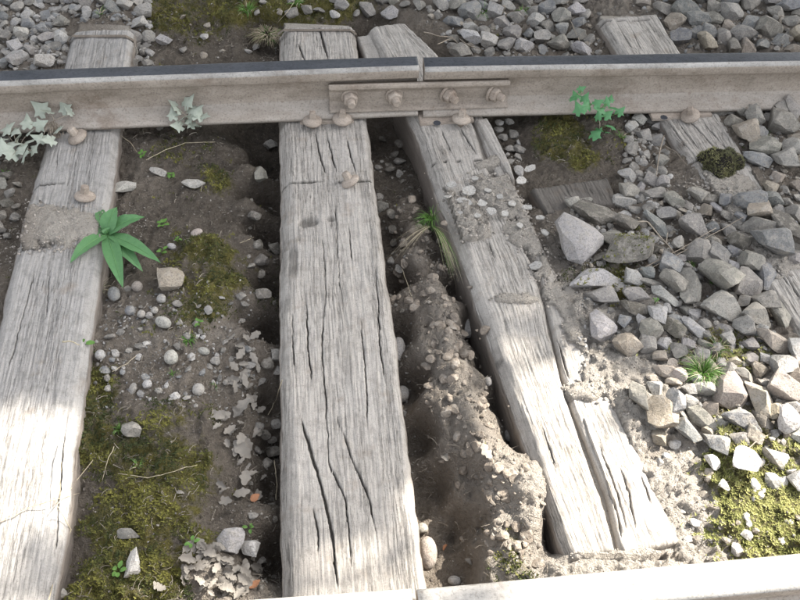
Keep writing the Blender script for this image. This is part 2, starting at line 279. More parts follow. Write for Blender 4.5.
# soil that has spread over the sleepers: (px, py, rx, ry, rot deg, height)
COVER = [(38,228,78,27,-3,.008),(120,215,20,30,0,.004),(455,212,36,23,28,.020),(500,196,40,20,38,.014),(532,232,26,24,45,.012),(470,232,24,12,0,.02),(440,238,14,10,0,.016),(516,299,27,6,0,.008),
(566,296,26,18,50,.008),(586,338,30,17,62,.008),(604,380,26,17,60,.010),(585,392,22,10,10,.010),(622,404,14,9,50,.010),(563,262,18,30,60,.008),(508,180,8,20,55,.008),(497,160,7,24,60,.006),
(720,185,34,20,20,.008),(748,215,50,28,40,.012),(690,200,30,26,40,.012),(770,250,26,26,0,.014),(620,554,60,4,-5,.003)]
COVW = []
for (x, y, rx, ry, rot, h) in COVER:
    c = W(x, y); d = depth(c); COVW.append((c[0], c[1], rx*d/FOC, ry*d/FOC*1.25, math.radians(-rot), h))
def ground(X, Y):
    """height, tone and moss share of the soil at world X, Y"""
    X = np.asarray(X, float); Y = np.asarray(Y, float)
    num = np.zeros((3,)+X.shape); den = np.zeros(X.shape)
    for cx, cy, z, t, m in CTW:
        wgt = 1/((X-cx)**2+(Y-cy)**2+.0006)**2
        den += wgt; num[0] += wgt*z; num[1] += wgt*t; num[2] += wgt*m
    z, t, m = num/den
    near = sm(7, 3.2, np.hypot(X, Y-1.5))
    z = z*near-.03*(1-near)
    wx = fbm(X*9, Y*9, 3)*.06; wy = fbm(X*9+40, Y*9, 3)*.06
    n1 = fbm((X+wx)*14, (Y+wy)*14, 4); n2 = fbm((X+wx)*46+9, (Y+wy)*46, 4, .6); n3 = 1-2*np.abs(fbm((X+wx)*60+3, (Y+wy)*60+7, 3))
    n4 = fbm(X*105, Y*105, 3, .7); n5 = 1-2*np.abs(fbm((X+wx)*31+30, (Y+wy)*31+7, 3))
    amp = np.clip(.55+t*1.6, .6, 1.15)
    z = z+(n1*.030+n2*.014*amp+(n3-.85)*.012*amp+n4*.011*amp+(n5-.8)*.012)*(1-.45*m)
    z = z+.011*sm(.42, .95, m+n2*1.1)*(.6+vnoise(X*70, Y*70))
    inn = np.zeros(X.shape, bool)
    for E in SL.values(): inn |= inpoly(E, X, Y, .012)
    fx, fy = proj(X, Y, 0.0); inn &= ~((fy < 66) & (fx > 408+(fy-22)*1.03) & (fx < 510))      # the log behind the rail is narrower than its footprint
    cov = np.full(X.shape, -1.0); ch = np.zeros(X.shape)
    for (cx, cy, rx, ry, a, h) in COVW:
        u = ((X-cx)*math.cos(a)+(Y-cy)*math.sin(a))/rx; v = (-(X-cx)*math.sin(a)+(Y-cy)*math.cos(a))/ry
        k = 1-np.sqrt(u*u+v*v); 
        ch = np.maximum(ch, h*sm(-.1, .5, k)); cov = np.maximum(cov, k)
    cn = cov+n2*.9+n1*.7
    zc = ch*(sm(-.05, .25, cn)*(.8+.8*(n2+.2)+.9*(n3-.85)+.35*n4))+.0015-.02*(1-sm(-.03, .07, cn))
    z = np.where(inn, zc, z)
    t = np.where(inn, 1.0+.3*n1-.45*sm(-.85, -1.0, X), t*1.3+.14+.14*n1)
    m = np.where(inn, 0, m)
    return z, t, m
def gz(x, y): return float(ground(np.array([x]), np.array([y]))[0][0])
def G(px, py, dz=0.0):
    """point on the soil seen at a photo pixel"""
    p = W(px, py, -.02)
    for _ in range(4): p = W(px, py, .5*p[2]+.5*gz(p[0], p[1]))
    p = W(px, py, gz(p[0], p[1])); p[2] += dz
    return p
def axis(fine0, fine1, step, lim0, lim1):
    a = list(np.arange(fine0, fine1, step)); s = step
    while a[-1] < lim1: s *= 1.22; a.append(a[-1]+s)
    s = step
    while a[0] > lim0: s *= 1.22; a.insert(0, a[0]-s)
    return np.array(a)
xs = axis(-1.35, 1.42, .0045, -70, 70)
ya = list(np.arange(.42, 1.95, .0042)); 
while ya[-1] < 2.9: ya.append(ya[-1]+.0075)
s = .0075
while ya[-1] < 90: s *= 1.22; ya.append(ya[-1]+s)
s = .0042
while ya[0] > -50: s *= 1.25; ya.insert(0, ya[0]-s)
ys = np.array(ya)
GX, GY = np.meshgrid(xs, ys); gZ, gT, gM = ground(GX, GY)
nx, ny = len(xs), len(ys); idx = np.arange(nx*ny).reshape(ny, nx)
Q = np.stack([idx[:-1, :-1], idx[:-1, 1:], idx[1:, 1:], idx[1:, :-1]], -1).reshape(-1, 4)
gm = mesh_np('ground', np.stack([GX, GY, gZ], -1).reshape(-1, 3), Q, M['soil'], True, dict(tone=gT.ravel(), moss=gM.ravel()))
tag(link('ground', gm), None, None, None, 'structure')

# ---------------------------------------------------------------- timber
def timber(name, L, Rr, mat, parent, cracks=(), dents=(), bevL=.012, bevR=.012, thick=.16, step=.006, cstep=.0016, seed=0, rough=.0022, z0=0.0, round_=0.0, ends=(.006, .006)):
    """a beam between two edges (arrays of world points from near end to far end); cracks = [(photo polyline, half width, depth)]"""
    ax = (L[-1]-L[0])+(Rr[-1]-Rr[0]); ax /= np.linalg.norm(ax); bx = np.array([ax[1], -ax[0]]); O = (L[0]+Rr[0])/2
    la = (L-O) @ ax; lb = (L-O) @ bx; ra = (Rr-O) @ ax; rb = (Rr-O) @ bx
    a0 = max(la[0], ra[0]); a1 = min(la[-1], ra[-1])
    A = np.arange(0, a1-a0, step)+a0; A = np.append(A, a1)
    wmax = (np.interp(A, ra, rb)-np.interp(A, la, lb)).max(); nc = max(8, int(wmax/cstep))
    prof = [(0, 1), (0, .66), (0, .33), (0, .12)]
    T = np.linspace(0, 1, nc)
    lB = np.interp(A, la, lb); rB = np.interp(A, ra, rb)
    lB = lB+fbm(A*6+seed, A*0+3, 3)*.008+fbm(A*50+seed, A*0+3, 2)*.0022; rB = rB+fbm(A*6+seed, A*0+13, 3)*.008+fbm(A*50+seed, A*0+31, 2)*.0022
    B = lB[:, None]*(1-T)+rB[:, None]*T; AA = np.repeat(A[:, None], nc, 1)
    wd = (rB-lB)[:, None]; dl = T[None]*wd; dr = (1-T[None])*wd
    bl = bevL*(.7+1.2*(fbm(A*8+seed, A*0+7, 3)+.5))[:, None]; br = bevR*(.7+1.2*(fbm(A*8+seed, A*0+77, 3)+.5))[:, None]
    Z = z0+fbm(AA*5+seed, B*30, 3)*rough*2+fbm(AA*18+seed, B*260, 3)*rough*1.6+fbm(AA*120, B*190+seed, 2)*rough
    Z = Z-np.where(dl < bl, (bl-dl)**2/bl*.9, 0)-np.where(dr < br, (br-dr)**2/br*.9, 0)
    if round_: Z = Z-round_*(2*np.abs(T[None]-.5))**2.5
    de = np.minimum(AA-a0, 1e9); Z = Z-np.where(AA-a0 < ends[0], (ends[0]-(AA-a0))*.8, 0)-np.where(a1-AA < ends[1], (ends[1]-(a1-AA))*.7, 0)
    crk = np.zeros(B.shape)
    for poly, hw, dp in cracks:
        pw = (edge(poly)-O); pa, pb = pw @ ax, pw @ bx
        dmin = np.full(B.shape, 9.0)
        for i in range(len(pa)-1):
            da, db = pa[i+1]-pa[i], pb[i+1]-pb[i]; l2 = da*da+db*db
            wob = (fbm(AA*22+hw*999+seed, AA*0, 3)*.004+fbm(AA*95+hw*555+seed, AA*0, 3, .8)*.0045) if abs(da) > abs(db) else fbm(B*30+hw*999, B*0, 3)*.006
            t = np.clip(((AA-pa[i])*da+(B-pb[i])*db)/l2, 0, 1)
            ex, ey = AA-pa[i]-t*da, B-pb[i]-t*db
            if abs(da) > abs(db): ey = ey+wob
            else: ex = ex+wob
            dmin = np.minimum(dmin, np.hypot(ex, ey))
        mod = .35+1.1*(fbm(AA*14+hw*777+seed, AA*0+2, 3)+.5) if abs(pa[-1]-pa[0]) > abs(pb[-1]-pb[0]) else .35+1.1*(fbm(B*30+hw*777, B*0+2, 3)+.5)
        if abs(pa[-1]-pa[0]) > abs(pb[-1]-pb[0]):
            lo_, hi_ = min(pa[0], pa[-1]), max(pa[0], pa[-1]); mod = mod*sm(-.01, .12*min(1, (hi_-lo_)*3), AA-lo_)*sm(-.01, .12*min(1, (hi_-lo_)*3), hi_-AA)
        hw_ = hw*.46*mod*(.45+1.1*(fbm(AA*60+hw*333, B*60, 3, .8)+.5))+.0003; k = sm(hw_*1.4, hw_*.3, dmin)*sm(.0005, .0013, hw_); Z = Z-k*dp; crk = np.maximum(crk, np.where(dp > .004, k, k*.6))
    for (px, py, rx, ry, dp) in dents:
        c = W(px, py); d = depth(c); p = (c[:2]-O); pa, pb = p @ ax, p @ bx
        r = np.sqrt(((B-pb)/(rx*d/FOC))**2+((AA-pa)/(ry*d/FOC*1.4))**2)+fbm(AA*40, B*60+seed, 3)*.7
        k = sm(1, .5, r); Z = Z-k*dp; crk = np.maximum(crk, k*.5)
    # side columns
    side = np.zeros(B.shape)
    cols = [(-1, d) for d in (thick, .12, .08, .045, .02)]; 
    Bl = []; Zl = []; Br = []; Zr = []
    for _, d in cols:
        k = fbm(A*25+seed, A*0+d*90, 3)*.006
        Bl.append(lB-.004-k-d*.03); Zl.append(np.full(A.shape, z0-d)); Br.append(rB+.004+k+d*.03); Zr.append(np.full(A.shape, z0-d))
    Zl = [np.minimum(zc, Z[:, 0]-.002) for zc in Zl]; Zr = [np.minimum(zc, Z[:, -1]-.002) for zc in Zr]
    B = np.hstack([np.stack(Bl, 1), B, np.stack(Br[::-1], 1)]); Z = np.hstack([np.stack(Zl, 1), Z, np.stack(Zr[::-1], 1)])
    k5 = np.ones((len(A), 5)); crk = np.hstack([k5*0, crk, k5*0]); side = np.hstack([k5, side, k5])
    AA = np.repeat(A[:, None], B.shape[1], 1)
    X = O[0]+AA*ax[0]+B*bx[0]; Y = O[1]+AA*ax[1]+B*bx[1]
    # end caps: extra rows dropped straight down
    def cap(i, off): return X[i]+ax[0]*off, Y[i]+ax[1]*off, np.minimum(Z[i], z0-thick), AA[i]+off
    c0 = cap(0, -.002); c1 = cap(-1, .002)
    X = np.vstack([c0[0], X, c1[0]]); Y = np.vstack([c0[1], Y, c1[1]]); Z = np.vstack([c0[2], Z, c1[2]]); AA = np.vstack([c0[3]-.15, AA, c1[3]+.15]); B = np.vstack([B[0], B, B[-1]])
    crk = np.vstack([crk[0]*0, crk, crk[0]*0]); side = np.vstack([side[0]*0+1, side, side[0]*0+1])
    loc = np.array([O[0], O[1], z0-thick]); n, m_ = X.shape
    ix = np.arange(n*m_).reshape(n, m_); q = np.stack([ix[:-1, :-1], ix[:-1, 1:], ix[1:, 1:], ix[1:, :-1]], -1).reshape(-1, 4)
    uvb = np.cumsum(np.hypot(np.diff(B[n//2], prepend=B[n//2][0]), np.diff(Z[n//2], prepend=Z[n//2][0])))
    UV = np.stack([np.repeat(uvb[None], n, 0)+seed*.37, AA+seed], -1).reshape(-1, 2)
    pl = np.array(parent.location) if parent else np.zeros(3)
    me = mesh_np(name, np.stack([X-pl[0], Y-pl[1], Z-pl[2]], -1).reshape(-1, 3), q, mat, True, dict(crack=crk.ravel(), side=side.ravel()), UV)
    return link(name, me, parent)
def base_of(k):
    c = (SL[k][0].mean(0)+SL[k][1].mean(0))/2; return (c[0], c[1], -.16)

def spike(parent, p, tilt=(0, 0), s=1.0, sunk=0):
    pl = Vector(parent.location); bm = bmesh.new()
    lathe(bm, [(.009, -.06), (.009, 0), (.026, .001), (.0275, .004), (.025, .009), (.018, .013), (.013, .0155)], 20)
    a = link('screw_spike', bm_mesh('screw_spike', bm, M['rust2'], True), parent, Vector(p)-pl); a.rotation_euler = (tilt[0], tilt[1], random.random()*3); a.scale = (s, s, s)
    bm = bmesh.new(); lathe(bm, [(.0125, .013), (.0115, .033), (.009, .036)], 4 if s == 1 else 6, sq=.5)
    bmesh.ops.bevel(bm, geom=bm.edges[:], offset=.0012, segments=1, affect='EDGES')
    link('spike_head', bm_mesh('spike_head', bm, M['rust2']), a)
    return a
def plate(parent, quad, z0, z1, hole=None):
    """flat iron plate over four world xy corners"""
    pl = Vector(parent.location); bm = bmesh.new()
    vs = [bm.verts.new((q[0]-pl.x, q[1]-pl.y, z0-pl.z)) for q in quad]; f = bm.faces.new(vs)
    r = bmesh.ops.extrude_face_region(bm, geom=[f])
    for v in r['geom']:
        if isinstance(v, bmesh.types.BMVert): v.co.z += z1-z0
    bmesh.ops.recalc_face_normals(bm, faces=bm.faces)
    bmesh.ops.bevel(bm, geom=bm.edges[:], offset=.0015, segments=2, affect='EDGES')
    o = link('base_plate', bm_mesh('base_plate', bm, M['rust2']), parent)
    if hole is not None:
        bm = bmesh.new(); lathe(bm, [(.011, z1+.0003), (.0095, z1+.0008)], 8)
        link('spike_hole_shade', bm_mesh('spike_hole_shade', bm, M['head']), o, (hole[0]-pl.x, hole[1]-pl.y, -pl.z))  # raised dark disc paints the shade of a hole; the plate is uncut
    return o
def band(parent, k, py, z=.004, wdt=.012, drop=.05):
    """thin iron strap across the end of a sleeper"""
    pl = Vector(parent.location); L, R = SL[k]
    def at(E):
        lo, hi = 1.9, 3.6; d = (E[-1]-E[0])/(E[-1][1]-E[0][1])
        for _ in range(30):
            m = (lo+hi)/2; p = E[0]+d*(m-E[0][1])
            if proj(*p)[1] > py: lo = m
            else: hi = m
        return p, d
    a, d = at(L); b, _ = at(R); d = np.array([d[0], d[1]])/np.linalg.norm(d); n = np.array([d[1], -d[0]])
    bm = bmesh.new(); rows = []
    path = [(a-n*.006, -drop), (a-n*.006, -.012), (a+n*.014, z)]+[((a*(1-t)+b*t), z+fbm(np.array([t*5]), np.array([.3]), 2)[0]*.003) for t in np.linspace(.12, .88, 9)]+[(b-n*.014, z), (b+n*.006, -.012), (b+n*.006, -drop)]
    for p, zz in path: rows.append([bm.verts.new((p[0]+d[0]*s-pl.x, p[1]+d[1]*s-pl.y, zz-pl.z)) for s in (-wdt/2, wdt/2)])
    for r0, r1 in zip(rows, rows[1:]): bm.faces.new((r0[0], r1[0], r1[1], r0[1]))
    bmesh.ops.solidify(bm, geom=bm.faces[:], thickness=.0015)
    return link('end_band', bm_mesh('end_band', bm, M['rust']), parent)

# middle sleeper
t = empty('railway_sleeper', base_of('mid'), 'broad grey timber sleeper with long dark drying cracks, in the middle under the rail joint', 'sleeper', 'timber sleepers of the track')
timber('timber', *SL['mid'], M['wood'], t, seed=1, bevL=.026, bevR=.010, cracks=[
    ([(297,405),(304,430),(316,467),(327,508),(333,545),(339,600)], .0040, .035), ([(321,215),(326,284),(322,355),(326,400),(329,464),(346,501),(353,585)], .0017, .016),
    ([(331,400),(353,461),(370,501),(381,562)], .0019, .018), ([(305,284),(309,352),(314,399)], .0026, .016), ([(314,126),(319,152),(327,178)], .003, .018), ([(324,126),(338,177)], .0026, .015),
    ([(348,220),(353,267)], .0024, .012), ([(375,250),(381,352),(388,400)], .0024, .012), ([(280,183),(330,182),(373,181)], .0026, .006), ([(311,500),(318,530),(318,560)], .0022, .01),
    ([(344,130),(352,160),(358,180)], .0022, .010), ([(335,190),(338,260),(345,330)], .002, .010), ([(316,18),(322,38),(328,60)], .006, .04), ([(298,44),(305,62)], .004, .03), ([(360,300),(366,380),(369,450)], .002, .01), ([(292,300),(295,390)], .002, .01)],
    dents=[(307,222,12,5,.010),(331,219,6,3,.005),(293,260,6,20,.003)], ends=(.006, .045))
band(t, 'mid', 31)
def seat(k, x0, y0, x1, y1, dx=.13):
    a, b = W(x0, y0)[:2], W(x1, y1)[:2]; n = np.array([-(b-a)[1], (b-a)[0]]); n /= np.linalg.norm(n)
    return [a, b, b+n*dx, a+n*dx]
plate(t, seat('mid', 300, 125, 354, 123.5), -.002, .0075)
for px, py in ((312.5, 123), (342, 121)):
    p = W(px, py, .012); spike(t, (p[0], p[1], .014), (random.uniform(-.1, .1), .08))
p = W(351, 181, .01); spike(t, (p[0], p[1], .004), (-.5, .25), .95)
# left sleeper
t = empty('railway_sleeper', base_of('left'), 'worn dark grey sleeper at the left edge with a band of soil across it', 'sleeper', 'timber sleepers of the track')
timber('timber', *SL['left'], M['wood_dark'], t, seed=4, bevL=.02, bevR=.012, round_=.006, cracks=[
    ([(37,262),(20,328),(0,399)], .0028, .016), ([(20,185),(60,184),(112,182)], .003, .008), ([(58,150),(56,176)], .002, .01), ([(66,410),(50,590)], .002, .01), ([(50,260),(46,330)], .0022, .008)],
    dents=[(40,230,26,22,.010),(12,200,8,12,.01)], ends=(.006, .05))
band(t, 'left', 37)
p = W(78, 137, .01); spike(t, (p[0], p[1], .006), (-.3, -.2), 1.05); 
p = W(84, 195, .01); spike(t, (p[0], p[1], .0), (-.25, .2), .98)
# split sleeper
t = empty('railway_sleeper', base_of('split'), 'pale sleeper split lengthwise in two with soil crumbs on top, right of the middle one', 'sleeper', 'timber sleepers of the track')
Ls, Rs = SL['split']
farL, farR = Ls[-1], Rs[-1]; Ls = np.vstack([Ls[0], W(417, 128)[:2], W(381, 57)[:2], W(367, 24)[:2]])
crackL = [(617,556),(601,494),(584,450),(567,400),(550,335),(543,300),(532,262),(513,222),(495,186),(484,158)]
crackR = [(622,553),(607,497),(590,450),(572,400),(555,340),(547,300),(537,262),(519,222),(500,180),(487,152),(476,122)]
cLe = edge(crackL); cRe = edge(crackR)
ext = (farR-Rs[0])/np.linalg.norm(farR-Rs[0])
cLe2 = np.vstack([cLe, W(410, 22)[:2]]); cRe2 = np.vstack([cRe])
timber('split_half', Ls, np.vstack([cLe, edge([(474, 126), (439, 54), (406, 22)])]), M['wood'], t, seed=9, bevL=.020, bevR=.008, cracks=[
    ([(440,126),(454,159)], .0022, .012), ([(459,126),(480,160)], .0026, .014), ([(430,162),(482,160)], .0024, .007), ([(465,300),(478,330)], .002, .006), ([(540,420),(560,480)], .002, .008), ([(488,240),(497,262)], .002, .008)],
    dents=[(500,360,5,3,.003)])
timber('split_half', np.vstack([cRe, cRe[-1]+ext*.05]), np.vstack([Rs[0], Rs[0]+ext*1.40]), M['wood'], t, seed=13, bevL=.006, bevR=.014, z0=-.003, cracks=[
    ([(580,410),(597,450),(618,511),(624,552)], .0042, .03), ([(618,457),(631,498),(638,540)], .0026, .015), ([(556,335),(572,385)], .003, .02), ([(640,470),(655,510)], .002, .006), ([(590,420),(606,460),(622,505),(630,548)], .0022, .02)])
timber('timber_slab', edge([(373,70),(357,30)]), edge([(388,70),(371,28)]), M['wood'], t, seed=41, z0=-.02, thick=.1, bevL=.004, bevR=.004)
timber('splinter', edge([(512,181),(498,160),(486,140),(476,121)]), edge([(515,180),(511,168),(498,140),(486,119)]), M['wood'], t, seed=21, bevL=.003, bevR=.003, thick=.03, z0=.008, step=.005)
timber('splinter', edge([(613,505),(596,455),(583,418)]), edge([(616,504),(599,454),(585,417)]), M['wood'], t, seed=22, bevL=.001, bevR=.001, thick=.03, z0=.003, step=.005, cstep=.002)
plate(t, seat('split', 420, 126, 474, 122.5), -.002, .0075, W(437, 123, .0075)[:2])
p = W(461, 121, .012); spike(t, (p[0], p[1], .014), (.05, .12))
# right sleeper
t = empty('railway_sleeper', base_of('right'), 'grey sleeper mostly buried under ballast near the right edge of the photo', 'sleeper', 'timber sleepers of the track')
timber('timber', *SL['right'], M['wood'], t, seed=17, bevL=.012, bevR=.008, cracks=[
    ([(668,121),(697,160)], .0024, .012), ([(677,121),(706,158)], .0024, .012), ([(688,119),(724,158)], .0028, .014), ([(700,119),(735,158)], .002, .01), ([(690,162),(752,158)], .003, .012),
    ([(778,262),(800,298),(820,330)], .003, .015), ([(755,240),(800,300)], .002, .01), ([(620,30),(634,52)], .0024, .012), ([(632,30),(642,52)], .002, .01), ([(585,22),(650,20)], .004, .014)], dents=[(720,200,30,16,.012)], ends=(.006, .02))
plate(t, seat('right', 652, 121, 712, 117), -.002, .0075, W(664, 117.5, .0075)[:2])
p = W(690, 117, .01); spike(t, (p[0], p[1], .012), (.1, -.35), 1.0)

# buried board, dark
bb = timber('buried_board', edge([(547,211),(527,177)]), edge([(622,208),(608,175)]), M['board'], None, seed=31, thick=.03, z0=-.008, bevL=.004, bevR=.004, step=.005)
tag(bb, 'dark flat board sunk in the soil right of the split sleeper, below the moss', 'board')

# ---------------------------------------------------------------- rails
FOOTZ, TOPZ = .008, .152
def profile():
    # foot, web and head of a flat bottomed rail
    hw, fw = .031, .058; t_, b_ = TOPZ, FOOTZ
    p = [(-fw, b_), (fw, b_), (fw, b_+.009), (fw-.004, b_+.012), (.022, b_+.024), (.011, b_+.034), (.0075, b_+.05), (.0075, t_-.052), (.011, t_-.042), (hw-.002, t_-.035), (hw, t_-.031), (hw, t_-.012)]
    for k in range(1, 5): a = k/5*math.pi/2; p.append((hw-.012+.012*math.cos(a), t_-.012+.011*math.sin(a)))
    p += [(hw-.013, t_-.0008), (.010, t_), (0, t_), (-.010, t_), (-hw+.013, t_-.0008)]
    for k in range(4, 0, -1): a = k/5*math.pi/2; p.append((-hw+.012-.012*math.cos(a), t_-.012+.011*math.sin(a)))
    p += [(-hw, t_-.012), (-hw, t_-.031), (-hw+.002, t_-.035), (-.011, t_-.042), (-.0075, t_-.052), (-.0075, b_+.05), (-.011, b_+.034), (-.022, b_+.024), (-fw+.004, b_+.012), (-fw, b_+.009)]
    return p
def rail(p0, p1, l0, l1, label, top='head'):
    """p0,p1: world xy of the far top edge of the head; built from l0 before p0 to l1 past p1"""
    d = (p1-p0)/np.linalg.norm(p1-p0); n = np.array([-d[1], d[0]]); c = p0-n*.031
    L = np.linalg.norm(p1-p0); S = np.arange(-l0, L+l1, .03); S = np.append(S, L+l1)
    pr = profile(); k = len(pr); bm = bmesh.new(); rows = []
    for s in S:
        rows.append([bm.verts.new((s, v, z+.0006*math.sin(s*9+v*40))) for v, z in pr])
    for a, b in zip(rows, rows[1:]):
        for i in range(k):
            j = (i+1) % k; f = bm.faces.new((a[i], a[j], b[j], b[i])); f.smooth = True
            zm = (pr[i][1]+pr[j][1])/2; vm = (pr[i][0]+pr[j][0])/2
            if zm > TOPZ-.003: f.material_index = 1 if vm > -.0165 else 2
            elif zm > TOPZ-.009: f.material_index = 2
            elif zm < FOOTZ+.031: f.material_index = 3
    bm.faces.new(rows[0]); bm.faces.new(rows[-1][::-1])
    bmesh.ops.recalc_face_normals(bm, faces=bm.faces)
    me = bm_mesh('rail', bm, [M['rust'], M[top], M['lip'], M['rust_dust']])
    o = link('rail', me, None, (c[0], c[1], 0)); o.rotation_euler = (0, 0, math.atan2(d[1], d[0]))
    # sharp shading at the corners
    return tag(o, label, 'rail'), c, d, n
h = .14
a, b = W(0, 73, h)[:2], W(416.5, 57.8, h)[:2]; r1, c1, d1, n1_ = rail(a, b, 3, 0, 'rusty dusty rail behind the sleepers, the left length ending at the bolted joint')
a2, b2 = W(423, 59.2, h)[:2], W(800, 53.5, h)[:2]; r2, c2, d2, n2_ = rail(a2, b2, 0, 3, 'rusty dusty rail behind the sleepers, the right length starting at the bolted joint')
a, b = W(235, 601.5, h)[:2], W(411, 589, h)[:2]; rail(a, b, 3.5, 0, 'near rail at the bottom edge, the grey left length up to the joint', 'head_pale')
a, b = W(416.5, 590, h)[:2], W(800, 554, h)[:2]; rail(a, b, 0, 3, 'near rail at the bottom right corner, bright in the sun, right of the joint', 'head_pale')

# fishplate on the side of the far rail that faces the camera
jc = (c1+d1*np.linalg.norm(W(416.5, 60, h)[:2]-W(0, 75, h)[:2])+c2)/2; dj = (d1+d2); dj /= np.linalg.norm(dj)
ang = math.atan2(dj[1], dj[0])
fp = empty('fishplate', (jc[0], jc[1], FOOTZ), 'long bolted joint plate clamping the two far rail ends together', 'joint plate'); fp.rotation_euler = (0, 0, ang)
def at_y(px, py, v):
    """local x of the point of the fishplate plane (v metres in front of the rail centre) seen at a pixel"""
    q = F+CR*((px-400)/FOC)+CU*((300-py)/FOC); n = np.array([-dj[1], dj[0], 0]); P0 = np.array([jc[0], jc[1], 0])+n*v
    t_ = ((P0-CP) @ n)/(q @ n); X = CP+q*t_; return float((X-np.array([jc[0], jc[1], 0])) @ np.array([dj[0], dj[1], 0])), float(X[2])
x0, x1 = at_y(329, 96, -.03)[0], at_y(508, 93, -.03)[0]
pr = [(-.0095, .079), (-.033, .090), (-.039, .088), (-.041, .080), (-.035, .073), (-.031, .066), (-.031, .038), (-.036, .031), (-.050, .025), (-.053, .020), (-.050, .0165), (-.0235, .025), (-.012, .036)]
pr = [(v, z if z < .03 else .03+(z-.03)*1.17) for v, z in pr]; bm = bmesh.new(); rows = [[bm.verts.new((x, v, z)) for v, z in pr] for x in np.linspace(x0, x1, 20)]
for ra_, rb_ in zip(rows, rows[1:]):
    for i in range(len(pr)): bm.faces.new((ra_[i], ra_[(i+1) % len(pr)], rb_[(i+1) % len(pr)], rb_[i]))
bm.faces.new(rows[0]); bm.faces.new(rows[-1][::-1]); bmesh.ops.recalc_face_normals(bm, faces=bm.faces)
bmesh.ops.bevel(bm, geom=[e for e in bm.edges if e.calc_face_angle(0) > .5], offset=.0015, segments=2, affect='EDGES')
link('plate', bm_mesh('plate', bm, M['rust']), fp)
for px, py in ((350, 98), (394, 96.5), (446, 95.5), (490, 94)):
    bx_, bz_ = at_y(px, py, -.035); bz_ = .057 + random.uniform(-.002, .002)
    bo = bmesh.new(); lathe(bo, [(.011, 0), (.011, .044), (.0095, .047)], 14)
    b_ = link('bolt', bm_mesh('bolt', bo, M['rust2'], False), fp, (bx_, -.0265, bz_)); b_.rotation_euler = (math.pi/2, 0, random.random()); b_.rotation_euler.x += random.uniform(-.03, .08)
    bo = bmesh.new(); lathe(bo, [(.0245, .0035), (.025, .0075), (.023, .0095)], 24); link('washer', bm_mesh('washer', bo, M['rust2']), b_)
    bo = bmesh.new(); lathe(bo, [(.0195, .0095), (.021, .011), (.021, .025), (.018, .0285)], 6, sq=random.random()); bmesh.ops.bevel(bo, geom=bo.edges[:], offset=.001, segments=1, affect='EDGES')
    link('nut', bm_mesh('nut', bo, M['rust2']), b_)

#PART2
# ---------------------------------------------------------------- stones
def stone_proto(k, sub, nplanes, lo=.5, hi=.9, rough=.03, smooth=False):
    bm = bmesh.new(); bmesh.ops.create_icosphere(bm, subdivisions=sub, radius=1)
    r = random.Random(k*77+sub)
    pls = []
    for _ in range(nplanes):
        v = Vector((r.gauss(0, 1), r.gauss(0, 1), r.gauss(0, 1))).normalized(); pls.append((v, r.uniform(lo, hi)))
    for v in bm.verts:
        for nrm, d in pls:
            e = v.co.dot(nrm)-d
            if e > 0: v.co -= nrm*e
        v.co *= 1+r.uniform(-rough, rough)
    V = np.array([v.co[:] for v in bm.verts]); mn, mx = V.min(0), V.max(0)
    for v in bm.verts:
        v.co = Vector([2*(v.co[i]-mn[i])/(mx[i]-mn[i])-1 for i in range(3)])
    bm.faces.ensure_lookup_table()
    return bm
PROT = []
for k in range(22):
    bm = stone_proto(k, 3 if k < 12 else 2, 13+k % 7, .40, .72, .010)
    PROT.append(bm_mesh('ballast_stone', bm, M['stone'], False))
for me in PROT[:12]:
    for p in me.polygons: p.use_smooth = True
    me.set_sharp_from_angle(angle=math.radians(20))
RND = []
for k in range(5):
    bm = stone_proto(k+50, 3, 4, .75, .95, .004); RND.append(bm_mesh('rounded_stone', bm, M['stone'], True))
def npmesh(bm):
    bm.verts.ensure_lookup_table(); V = np.array([v.co[:] for v in bm.verts]); Fc = np.array([[v.index for v in f.verts] for f in bm.faces]); bm.free(); return V, Fc
LOW = [npmesh(stone_proto(k+90, 2, 9, .45, .85, .02)) for k in range(6)]
TINY = [npmesh(stone_proto(k+190, 1, 6, .5, .9, .05)) for k in range(6)]
TINT = dict(g=(.205,.192,.172), b=(.178,.180,.178), t=(.25,.215,.17), d=(.12,.108,.09), p=(.33,.315,.295), w=(.52,.50,.47), k=(.29,.25,.21))
def put_stone(px, py, w, h, rot, tint, label, group=None, name='ballast_stone', rounded=False, flat=.68, sink=.12, cat='stone', me=None, lift=0.0):
    p = G(px, py); d = depth(p); sx = w*d/FOC/2; sy = h*d/FOC/2*1.18; sz = min(sx, sy)*flat*1.25
    me = me or random.choice(RND if rounded else PROT)
    o = link(name, me, None, (p[0], p[1], p[2]+sz*(1-2*sink)+lift)); o.scale = (sx*1.03, sy*1.03, sz)
    o.rotation_euler = (random.gauss(0, .13), random.gauss(0, .13), math.radians(-rot))
    c = TINT[tint]; f = random.uniform(.85, 1.18); o.color = (c[0]*f, c[1]*f*random.uniform(.98, 1.02), c[2]*f*random.uniform(.94, 1.05), 1)
    tag(o, label, cat, group); return o
